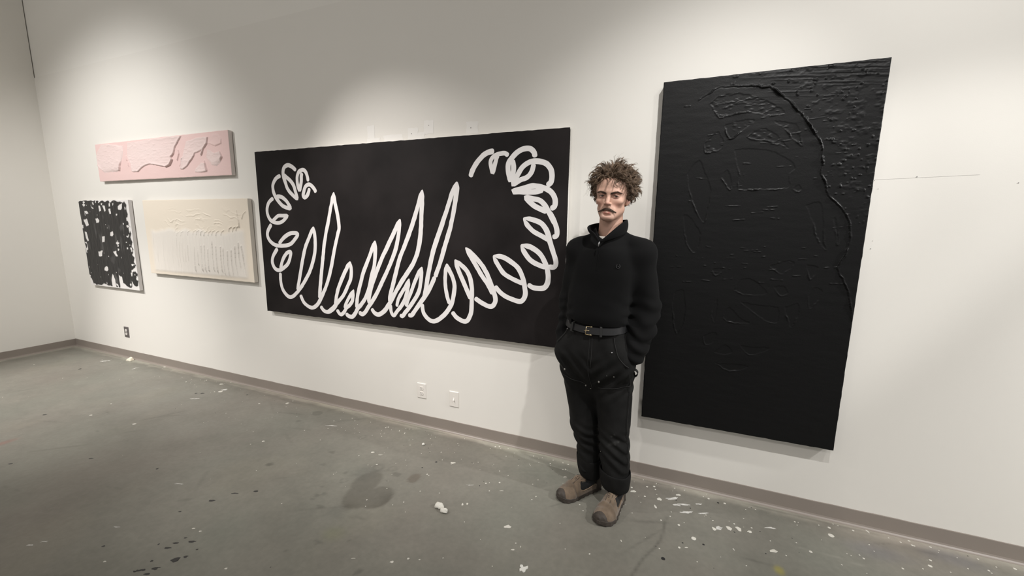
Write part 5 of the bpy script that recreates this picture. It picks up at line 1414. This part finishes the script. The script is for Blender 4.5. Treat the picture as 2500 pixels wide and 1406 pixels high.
def sweater():
    F = Field(np.arange(-0.60, -0.005, .0042), np.arange(-0.56, -0.17, .0042), np.arange(0.835, 1.56, .0042))
    keys = [(1.000, -.336, -.368, .147, .112), (1.040, -.334, -.372, .154, .124), (1.080, -.331, -.374, .158, .129), (1.140, -.328, -.372, .157, .122), (1.215, -.320, -.368, .160, .120), (1.300, -.304, -.362, .168, .122), (1.382, -.296, -.356, .165, .112), (1.43, -.296, -.350, .120, .085)]
    F.op(loft(keys, TH, 2.3, .035), .03)
    chain(F, [(-.370, -.335, 1.462), SHR], [.030, .057], .05)
    chain(F, [(-.232, -.342, 1.468), SHL], [.032, .063], .05)
    chain(F, [SHR, ELR, WRR, (-.487, -.372, .895)], [.0575, .0575, .047, .043], .035)
    chain(F, [SHL, ELL], [.064, .066], .045)
    chain(F, [ELL, (-.112, -.375, 1.015), WRL, (-.152, -.418, .885)], [.066, .062, .054, .049], .03)
    F.op(seg((-.301, -.372, 1.385), (-.301, -.352, 1.458), .104, .084), .03)
    # flared cuff corner by the left pocket
    F.op(seg((-.128, -.405, .905), (-.150, -.425, .868), .040, .034), .02)
    X, Y, Z = F.x[:, None, None], F.y[None, :, None], F.z[None, None, :]
    # cloth folds
    armL = sstep(-.215, -.165, X)
    armR = 1 - sstep(-.455, -.425, X)
    fold = 0.0048 * armL * np.sin((Z * 1.0 + 0.45 * (X + .1)) * 92 + 4 * vnoise(X * 9, Y * 9, Z * 6)) * sstep(1.25, 1.05, Z)
    fold = fold + 0.0036 * armR * np.sin((Z - 0.5 * X) * 96 + 3 * vnoise(X * 8, Y * 8, Z * 6)) * sstep(1.2, 1.02, Z)
    tor = (1 - armL) * (1 - armR)
    fold = fold + tor * (0.0065 * vnoise(X * 10 + Z * 4, Y * 9, Z * 8 - X * 5) + .004 * np.sin((Z + .5 * X) * 70 + 5 * vnoise(X * 7, Y * 7, Z * 7)) * sstep(1.22, 1.05, Z) * sstep(-.36, -.22, X))
    fold = fold + .004 * vnoise(X * 14, Y * 14, Z * 12) * (armL + armR)
    F.V = (F.V + fold * 1.0).astype(np.float32)
    # trim: hem line, cuffs, neck opening with the open half zip
    hem = np.interp(F.x, HEM[0], HEM[1])[:, None, None]
    mid = (X > -.445) & (X < -.195)
    F.V = np.where(mid & (Z < hem), np.maximum(F.V, (hem - Z)), F.V)
    F.op(seg((NECK[0] + .002, NECK[1] + .010, 1.484), (NECK[0] + .002, NECK[1] - .002, 1.60), .066, .070), .008, 'cut')
    F.op(seg((-.3205, -.488, 1.441), (-.303, -.395, 1.515), .003, .058), .005, 'cut')
    P, Q = F.mesh()
    o = mesh_obj('sweater', P, Q, M_knit, man, smooth=True)
    # rib band at the hem
    return o


sw = sweater()

# standing collar, open at the front
b = MB()
BOT = [(-.3225, -.470, 1.442), (-.350, -.446, 1.460), (-.376, -.388, 1.480), (-.370, -.315, 1.490), (-.300, -.272, 1.494), (-.228, -.315, 1.492), (-.220, -.388, 1.482), (-.252, -.446, 1.464), (-.3175, -.472, 1.442)]
TOP = [(-.3240, -.480, 1.451), (-.350, -.466, 1.486), (-.393, -.418, 1.512), (-.380, -.330, 1.530), (-.300, -.270, 1.545), (-.226, -.310, 1.553), (-.219, -.388, 1.547), (-.248, -.446, 1.518), (-.3150, -.482, 1.451)]
cb, ct = catmull(BOT, 7), catmull(TOP, 7)
n = len(cb) - 1
V = []
cen = np.array((NECK[0], NECK[1], 0))
for p0, p1 in zip(cb, ct):
    o_ = (p0 - cen) * np.array((1, 1, 0))
    o_ /= np.linalg.norm(o_)
    for k in range(7):
        t = k / 6
        V.append(p0 + (p1 - p0) * t + o_ * .006 * math.sin(math.pi * t))
F = [(i * 7 + k, (i + 1) * 7 + k, (i + 1) * 7 + k + 1, i * 7 + k + 1) for i in range(n) for k in range(6)]
b.add(V, F)
co = b.build('collar', M_knit, sw, smooth=True)
sm = co.modifiers.new('thickness', 'SOLIDIFY')
sm.thickness = .007
sm.offset = 0
ss_ = co.modifiers.new('smooth', 'SUBSURF')
ss_.levels = ss_.render_levels = 1
# zip pull, placket edge and small embroidered badge
b = MB()
b.tube([(-.3205, -.4905, 1.447), (-.3225, -.4945, 1.437), (-.3235, -.4955, 1.424)], [.0022, .0030, .0022], 8)
b.build('zip_pull', M_zip, sw, smooth=True)
M_badge = material('dark_grey_thread', (0.030, 0.030, 0.031, 1), 0.8)


def on_front(x, z, extra=.0):
    """y of the sweater front at (x, z) from the mesh itself"""
    me = sw.data
    W = world_loc(sw)
    best, by = 1e9, -.48
    for y0 in (0,):
        d = (SWV[:, 0] - x) ** 2 + (SWV[:, 2] - z) ** 2
        m = d < .007 ** 2
        if m.any():
            by = SWV[m, 1].min()
    return by - extra


SWV = np.empty(len(sw.data.vertices) * 3)
sw.data.vertices.foreach_get('co', SWV)
SWV = SWV.reshape(-1, 3) + np.array(world_loc(sw))
b = MB()
bxc, bzc = -.2295, 1.333
P = []
for i in range(20):
    a = math.radians(60 - 300 * i / 19)
    x, z = bxc + .0082 * math.cos(a), bzc + .0092 * math.sin(a)
    P.append((x, on_front(x, z, .0012), z))
b.tube(P, .0016, 6)
P = [(bxc + dx, on_front(bxc + dx, bzc + dz, .0012), bzc + dz) for dx, dz in ((-.003, -.001), (.001, .002), (.002, -.003), (.005, -.001))]
b.tube(P, .0014, 6)
b.build('embroidered_badge', M_badge, sw, smooth=True)
b = MB()
for x0, dz in ((-.3200, 0),):
    P = []
    for k in range(14):
        t = k / 13
        x, z = x0 - .010 * t, 1.432 - .125 * t
        P.append((x, on_front(x, z, .0004), z))
    b.tube(P, .0011, 5)
b.build('zip_placket', M_knit, sw, smooth=True)

# undershirt just visible in the V
b = MB()
V = []
for i in range(25):
    ph = math.radians(-100 + 200 * i / 24)
    for k in range(7):
        t = k / 6
        rr = .0675 + .004 * t
        V.append((NECK[0] - .010 + rr * math.sin(ph), NECK[1] + .006 - rr * math.cos(ph) * 1.12, 1.4690 + .018 * abs(math.sin(ph)) ** 2 - .034 * t))
b.add(V, [(i * 7 + k, i * 7 + k + 1, (i + 1) * 7 + k + 1, (i + 1) * 7 + k) for i in range(24) for k in range(6)])
us = b.build('undershirt', M_tee, man, smooth=True)
m_ = us.modifiers.new('thickness', 'SOLIDIFY')
m_.thickness = .004

# ------------------------------------------------------------------ trousers
HIPK = [(.600, -.328, -.325, .120, .050), (.70, -.327, -.342, .168, .088), (.779, -.328, -.356, .184, .112), (.867, -.338, -.366, .190, .124), (.934, -.337, -.368, .178, .124), (.985, -.335, -.368, .160, .120), (1.03, -.334, -.368, .148, .114), (1.065, -.334, -.368, .142, .108)]


def trousers():
    F = Field(np.arange(-0.575, -0.105, .0042), np.arange(-0.53, -0.14, .0042), np.arange(0.045, 1.075, .0042))
    F.op(loft(HIPK, TH, 2.3, .02), .05)
    for rows_, dep, dy in ((LEGR, 1.16, .012), (LEGL, 1.12, .012)):
        keys = [(z, x, y + dy, a, max(a * dep, .074)) for z, x, y, a in rows_]
        z, x, y, a, bb = keys[-1]
        keys.append((.145, x + .001, y, a * .97, bb * .97))
        F.op(loft(keys, 0, 2.2, .01), .024)
    # hands in the pockets push the cloth out
    F.op(ell((-.487, -.385, .872), (.044, .048, .072)), .05)
    F.op(ell((-.183, -.432, .850), (.050, .046, .080)), .05)
    X, Y, Z = F.x[:, None, None], F.y[None, :, None], F.z[None, None, :]
    f = .0050 * vnoise(X * 11, Y * 9, Z * 6) + .0030 * vnoise(X * 24, Y * 20, Z * 13)
    f = f + .0042 * np.sin((Z + .5 * X) * 105 + 4 * vnoise(X * 8, Y * 8, Z * 7)) * sstep(.50, .38, Z) * (1 - sstep(.30, .22, Z) * .4)
    f = f + .0038 * np.sin((Z - 1.2 * np.abs(X + .335)) * 80 + 2 * vnoise(X * 6, Y * 6, Z * 6)) * sstep(.60, .74, Z) * sstep(.92, .8, Z)
    F.V = (F.V + f).astype(np.float32)
    # split between the legs
    P, Q = F.mesh()
    wear = np.ones((len(P), 3))
    xs, zs = P[:, 0], P[:, 2]
    wv = 0.55 * sstep(.10, .0, np.hypot((xs + .215) / .9, (zs - .42) / 1.6)) + .30 * sstep(.08, 0, np.hypot(xs + .40, (zs - .46) / 1.6)) + .35 * sstep(.12, 0, np.hypot(xs + .21, (zs - .72) / 1.3))
    wear *= (1 + wv * (1.0 + .9 * fbm(xs * 20, P[:, 1] * 8, zs * 14, 4)))[:, None]
    for c in ((-.205, .395), (-.19, .41), (-.225, .44), (-.21, .455)):
        wear *= (1 + 2.2 * np.exp(-((xs - c[0]) ** 2 + (zs - c[1]) ** 2) / .0045 ** 2) * (P[:, 1] < -.37))[:, None]
    smear = np.exp(-(((xs + .218) * .8 + (zs - .40) * .6) / .03) ** 2 - ((-(xs + .218) * .6 + (zs - .40) * .8) / .008) ** 2)
    wear *= (1 + 1.6 * smear)[:, None]
    o = mesh_obj('trousers', P, Q, M_denim, man, smooth=True)
    set_color(o, 'wear', wear)
    return o, P


tr, TRV = trousers()


def tr_front(x, z, extra=0.0, rad=.008):
    d = (TRV[:, 0] - x) ** 2 + (TRV[:, 2] - z) ** 2
    m = d < rad ** 2
    return (TRV[m, 1].min() if m.any() else -.45) - extra


# turned up cuffs
for rows_, dep, nm in ((CUFR, 1.16, 'R'), (CUFL, 1.12, 'L')):
    n = 48
    V = []
    prof = [(.218 if nm == 'R' else .205, .98), (.222 if nm == 'R' else .209, 1.03), (.210 if nm == 'R' else .197, 1.055), (.165, 1.06), (.125, 1.05), (.106 if nm == 'L' else .098, 1.03), (.102 if nm == 'L' else .094, .98), (.115, .90), (.14, .88)]
    K = np.array(sorted([(z, x, y, a) for z, x, y, a in rows_]))
    for z, k in prof:
        zz = np.clip(z, K[0, 0], K[-1, 0])
        cx, cy, a = [np.interp(zz, K[:, 0], K[:, i]) for i in (1, 2, 3)]
        for j in range(n):
            ph = 2 * math.pi * j / n
            w_ = k * (1 + .022 * math.sin(3 * ph + z * 20) + .015 * math.sin(7 * ph + z * 40))
            x, y = cx + a * w_ * math.cos(ph), cy + .012 + a * dep * w_ * math.sin(ph)
            zt = z + .018 * (-(x - cx) / a) * (1 if nm == 'R' else .6) * .5 + .003 * math.sin(2 * ph)
            V.append((x, y, zt))
    F = [(i * n + j, i * n + (j + 1) % n, (i + 1) * n + (j + 1) % n, (i + 1) * n + j) for i in range(len(prof) - 1) for j in range(n)]
    F = [f[::-1] for f in F]
    o = mesh_obj('trouser_cuff', V, F, M_denim, tr, smooth=True)
    set_color(o, 'wear', np.ones((len(V), 3)) * 1.0)
    m_ = o.modifiers.new('smooth', 'SUBSURF')
    m_.levels = m_.render_levels = 1

# seams: fly, slant pockets, double knee panels
b = MB()


def seam(pts, rad=.0016):
    P = [(x, tr_front(x, z, -.0002), z) for x, z in catmull(pts, 6)]
    b.tube(P, rad, 5, caps=False)


seam([(-.345, .99), (-.347, .91), (-.350, .83), (-.345, .76), (-.332, .70)])
seam([(-.333, .98), (-.334, .88), (-.338, .82)])
seam([(-.466, 1.005), (-.485, .970), (-.510, .938), (-.528, .915)], .0022)
seam([(-.232, .985), (-.222, .945), (-.205, .895), (-.180, .865), (-.155, .845)], .0022)
seam([(-.500, .735), (-.45, .728), (-.40, .722), (-.37, .715)])
seam([(-.300, .705), (-.26, .712), (-.20, .722), (-.145, .735)])
seam([(-.148, .81), (-.147, .72), (-.150, .60), (-.152, .50), (-.142, .38), (-.136, .25)])
b.build('seam', M_seam, tr, smooth=True)
# rivets and dried paint flecks
for x, z in ((-.474, .992), (-.236, .915)):
    b = MB()
    b.sphere((x, tr_front(x, z, .0005), z), (.004, .002, .004), 10, 6)
    b.build('rivet', M_zip, tr, smooth=True)
for x, z, r_ in ((-.478, .778, .0042), (-.366, .704, .0038), (-.295, .748, .0042), (-.222, .790, .0030), (-.340, .69, .003), (-.256, .79, .002)):
    b = MB()
    b.sphere((x, tr_front(x, z, .0005), z), (r_, .0015, r_ * (1.3 if r_ > .003 else .6)), 8, 6)
    b.build('paint_fleck', M_fleck, tr, smooth=True)
# hammer loop on the outer thigh
b = MB()
V = []
n = 22
for i in range(n + 1):
    a = math.pi * (i / n) - math.pi / 2
    px, pz = -.150 + .020 * math.cos(a) * 1.1, .786 + .004 * math.cos(a)
    zz = .786 + .020 * math.sin(a)
    for dy in (-.385, -.355):
        V.append((-.146 + .030 * math.cos(a), dy + .006 * math.sin(a), zz))
b.add(V, [(2 * i, 2 * i + 1, 2 * i + 3, 2 * i + 2) for i in range(n)])
o = b.build('hammer_loop', M_seam, tr, smooth=True)
m_ = o.modifiers.new('thickness', 'SOLIDIFY')
m_.thickness = .003

# ------------------------------------------------------------------ belt
KH = resample(HIPK)


def hip_pt(ph, z, off):
    cx, cy, a, bb = [np.interp(z, KH[:, 0], KH[:, i]) for i in (1, 2, 3, 4)]
    n_ = 2.3
    c, s = math.sin(ph), -math.cos(ph)        # ph = 0 faces the camera, + to image right
    k = (abs(c / (a + off)) ** n_ + abs(s / (bb + off)) ** n_) ** (-1 / n_)
    u, v = c * k, s * k
    return np.array((cx + u * math.cos(TH) - v * math.sin(TH), cy + u * math.sin(TH) + v * math.cos(TH), z))


def belt_z(ph):
    return 1.013 + .010 * (1 - math.cos(ph)) + .008 * max(0, -math.sin(ph)) ** 1.5


def ribbon(name, a0, a1, off, hw, m, parent, th_=.004, n=90, tip=False):
    V = []
    for i in range(n + 1):
        ph = a0 + (a1 - a0) * i / n
        h = hw
        if tip and i > n * .82:
            q = (i - n * .82) / (n * .18)
            h = hw * math.sqrt(max(.02, 1 - q * q))
        for k, o_ in ((-1, off), (1, off), (1, off + th_), (-1, off + th_)):
            V.append(hip_pt(ph, belt_z(ph) + k * h, o_))
    F = []
    for i in range(n):
        for k in range(4):
            F.append((i * 4 + k, i * 4 + (k + 1) % 4, i * 4 + 4 + (k + 1) % 4, i * 4 + 4 + k))
    F += [(0, 3, 2, 1), tuple(n * 4 + k for k in range(4))]
    return mesh_obj(name, V, F, m, parent)


belt = ribbon('belt', -math.pi, math.pi, .005, .0165, M_belt, man, n=160)
ribbon('belt_end', math.radians(-3), math.radians(62), .0105, .0160, M_belt, belt, n=50, tip=True)
bc = math.radians(-3)
b = MB()
for dz in (-.0195, .0195):
    b.tube([hip_pt(bc + math.radians(t), belt_z(bc) + dz, .015) for t in (-1.5, 3, 8, 12)], .0021, 8)
for t in (-1.5,):
    b.tube([hip_pt(bc + math.radians(t), belt_z(bc) + dz, .015) for dz in (-.0195, -.007, .007, .0195)], .0022, 8)
b.tube([hip_pt(bc + math.radians(t), belt_z(bc), .0165) for t in (-5.5, -1.5, 3, 6)], .0019, 8)
b.build('buckle', M_brass, belt, smooth=True)
for deg in (27, -38):
    b = MB()
    ph = math.radians(deg)
    V = []
    for t in (-2.2, 2.2):
        for dz, o_ in ((-.030, .002), (-.024, .016), (.020, .0165), (.026, .004)):
            V.append(hip_pt(ph + math.radians(t), belt_z(ph) + dz, o_))
    b.add(V, [(k, 4 + k, 5 + k, 1 + k) for k in range(3)])
    o = b.build('belt_loop', M_seam, tr)
    m_ = o.modifiers.new('thickness', 'SOLIDIFY')
    m_.thickness = .0025

# ------------------------------------------------------------------ shoes: slip-on clogs with side gores
def shoe(heel, yaw, side):
    """local frame: y runs from heel to toe, x to the shoe's image right"""
    ca, sa = math.cos(yaw), math.sin(yaw)
    Mx = np.array(((ca, -sa, 0), (sa, ca, 0), (0, 0, 1)))
    T = np.array((heel[0], heel[1], 0.0))

    def W(p):
        return np.asarray(p, float) @ Mx.T + T
    Ls = .298
    fy = np.array([0, .02, .06, .11, .16, .20, .235, .265, .285, .298])
    hwd = np.array([.013, .035, .041, .043, .050, .0570, .0570, .049, .034, .007])
    mid = np.array([0, 0, 0, -.001, -.003, -.004, -.003, -.001, .001, .002]) * side
    top = np.array([.090, .094, .098, .106, .108, .086, .068, .057, .050, .036])

    def field(step=.0028):
        return Field(np.arange(-.078, .078, step), np.arange(-.015, .318, step), np.arange(-.004, .135, step))

    def foot_d(X, Y, grow):
        h = np.interp(Y, fy, hwd)
        c = np.interp(Y, fy, mid)
        return np.abs(X - c) - h - grow
    # smooth upper
    F = field()
    X, Y, Z = F.x[:, None, None], F.y[None, :, None], F.z[None, None, :]
    Yc = np.clip(Y, .0, Ls)
    h = np.interp(Yc, fy, hwd) * (1 - .30 * sstep(.035, .105, Z))
    c = np.interp(Yc, fy, mid)
    tz = np.interp(Yc, fy, top)
    e = ((np.abs(X - c) / h) ** 2.4 + (np.clip(Z, 0, 1) / tz) ** 2.6) ** (1 / 2.5)
    d = (e - 1) * np.minimum(h, tz) * .85
    d = np.maximum(d, np.maximum(-Y, Y - Ls))
    upper = np.maximum(d, .016 - Z)
    # opening for the foot and the dips for the side gores
    op = np.sqrt(((X) / .036) ** 2 + ((Y - .070) / .060) ** 2) - 1
    inside = np.maximum(op * .03, .040 - Z)
    upper = np.maximum(upper, -inside)
    slope = .062 + 0.0 * Y
    rim = np.interp(Y, [0, .03, .06, .085, .115, .158, .168, .176], [.086, .082, .066, .048, .041, .041, .052, .2])
    tongue = (np.abs(X - c) < .0245) & (Y > .118)
    upper = np.maximum(upper, np.where(tongue, -.02, np.minimum(Z - rim, 0.2) + 0 * X))
    wr = .0018 * np.sin(Y * 170 + 20 * X) * sstep(.18, .20, Y) * sstep(.25, .22, Y) + .0012 * vnoise(X * 60, Y * 60, Z * 60)
    F.V = (upper + wr).astype(np.float32)
    P, Q = F.mesh()
    up = mesh_obj('shoe', W(P), Q, M_suede, man, smooth=True)
    # sole with a stepped edge
    F = field()
    d = foot_d(X, Yc, .0035 - .0015 * sstep(.0, .02, Z))
    d = np.maximum(d, np.maximum(-Y - .004, Y - Ls - .004))
    toe = sstep(.24, .30, Y)
    d = np.maximum(d, np.maximum(Z - (.0215 + .012 * toe + .010 * sstep(.05, 0, Y)), .001 + .010 * sstep(.265, .305, Y) - Z))
    lug = .0012 * np.sin(Y * 190) * sstep(.013, .006, Z)
    F.V = (d + lug).astype(np.float32)
    P, Q = F.mesh()
    mesh_obj('sole', W(P), Q, M_sole, up, smooth=True)
    # toe bumper
    F = field()
    d = (e - 1) * np.minimum(h, tz) * .85 - .0026
    lip = .262 + .9 * np.abs(X - side * .004) ** 1.15 * .55
    d = np.maximum(d, np.maximum(lip - Y, Y - Ls - .002))
    d = np.maximum(d, .012 - Z)
    F.V = d.astype(np.float32)
    P, Q = F.mesh()
    if len(P):
        mesh_obj('toe_bumper', W(P), Q, M_sole, up, smooth=True)
    # heel counter
    F = field()
    d = (e - 1) * np.minimum(h, tz) * .85 - .0022
    d = np.maximum(d, np.maximum(Y - .050 - .3 * (.06 - Z), Z - .066))
    d = np.maximum(d, np.maximum(-Y - .0022, .012 - Z))
    F.V = d.astype(np.float32)
    P, Q = F.mesh()
    mesh_obj('heel_counter', W(P), Q, M_sole, up, smooth=True)
    # black stretch gore filling the dips, a little inside the upper
    F = field()
    d = (e - 1) * np.minimum(h, tz) * .85 + .0035
    d = np.maximum(d, np.maximum(np.abs(Y - .108) - .072, np.maximum(.034 - Z, Z - .094)))
    F.V = d.astype(np.float32)
    P, Q = F.mesh()
    mesh_obj('stretch_gore', W(P), Q, M_gore, up, smooth=True)
    # tan binding along the opening edge and the centre strip of the tongue
    b = MB()
    def skin_pt(y, z=None, x=None):
        t_ = float(np.interp(y, fy, top))
        m_ = float(np.interp(y, fy, mid))
        if x is None:
            hh = float(np.interp(y, fy, hwd)) * (1 - .30 * float(sstep(.035, .105, z)))
            return (m_ + hh * max(0.02, 1 - (z / t_) ** 2.6) ** (1 / 2.4) if z < t_ else m_ + .004, z)
        z = t_ * .7
        for _ in range(25):
            hh = float(np.interp(y, fy, hwd)) * (1 - .30 * float(sstep(.035, .105, z)))
            z = t_ * max(0.0, 1 - min(1, abs(x) / hh) ** 2.4) ** (1 / 2.6)
        return m_ + x, z
    for s in (-1, 1):
        P = []
        for y in np.linspace(.004, .164, 40):
            z = float(np.interp(y, [0, .03, .06, .085, .115, .158, .168], [.086, .082, .066, .048, .041, .041, .052]))
            xx, _ = skin_pt(y, z=z)
            m_ = float(np.interp(y, fy, mid))
            P.append(W((m_ + s * (xx - m_ + .0004), y, z)))
        xa = abs(skin_pt(.164, z=.047)[0] - float(np.interp(.164, fy, mid)))
        for t in (.25, .5, .75, 1.0):
            x_ = xa + (.0245 - xa) * t
            y_ = .164 + .006 * math.sin(math.pi * t)
            m_, z_ = skin_pt(y_, x=x_)
            m_ -= x_
            P.append(W((m_ + s * x_, y_, z_)))
        for y in np.linspace(.158, .124, 7):
            m_, z_ = skin_pt(y, x=.0245)
            m_ -= .0245
            P.append(W((m_ + s * .0245, y, z_ + .0005)))
        b.tube(P, .0021, 6)
    b.build('edge_binding', M_trim, up, smooth=True)
    b = MB()
    P = []
    for s in (-1, 1):
        P = []
        for y in np.linspace(.146, .205, 12):
            t_ = float(np.interp(y, fy, top))
            x = s * .0135
            hh = float(np.interp(y, fy, hwd)) * .72
            P.append(W((x + float(np.interp(y, fy, mid)), y, t_ * (1 - (abs(x) / hh) ** 2.4) ** (1 / 2.6) + .0002)))
        b.tube(P, .0011, 5)
    for y, w_ in ((.158, .006), (.165, .004), (.175, .005), (.182, .004)):
        t_ = float(np.interp(y, fy, top))
        b.tube([W((-w_, y, t_ + .0003)), W((0, y, t_ + .0008)), W((w_, y, t_ + .0003))], .0013, 5)
    b.build('tongue_stitching', M_sole, up, smooth=True)
    # sock
    b = MB()
    b.tube([W((0, .150, .040)), W((0, .110, .048)), W((0, .085, .062)), W((0, .074, .090)), W((0, .070, .150)), W((0, .068, .200))], [.030, .037, .041, .041, .040, .040], 20)
    b.build('sock', M_sock, man, smooth=True)


def yaw_of(d):
    return math.atan2(d[1], d[0]) - math.pi / 2


shoe((-.303, -.190), yaw_of((-.650, -.760)), -1)
shoe((-.176, -.236), yaw_of((-.255, -.967)), 1)
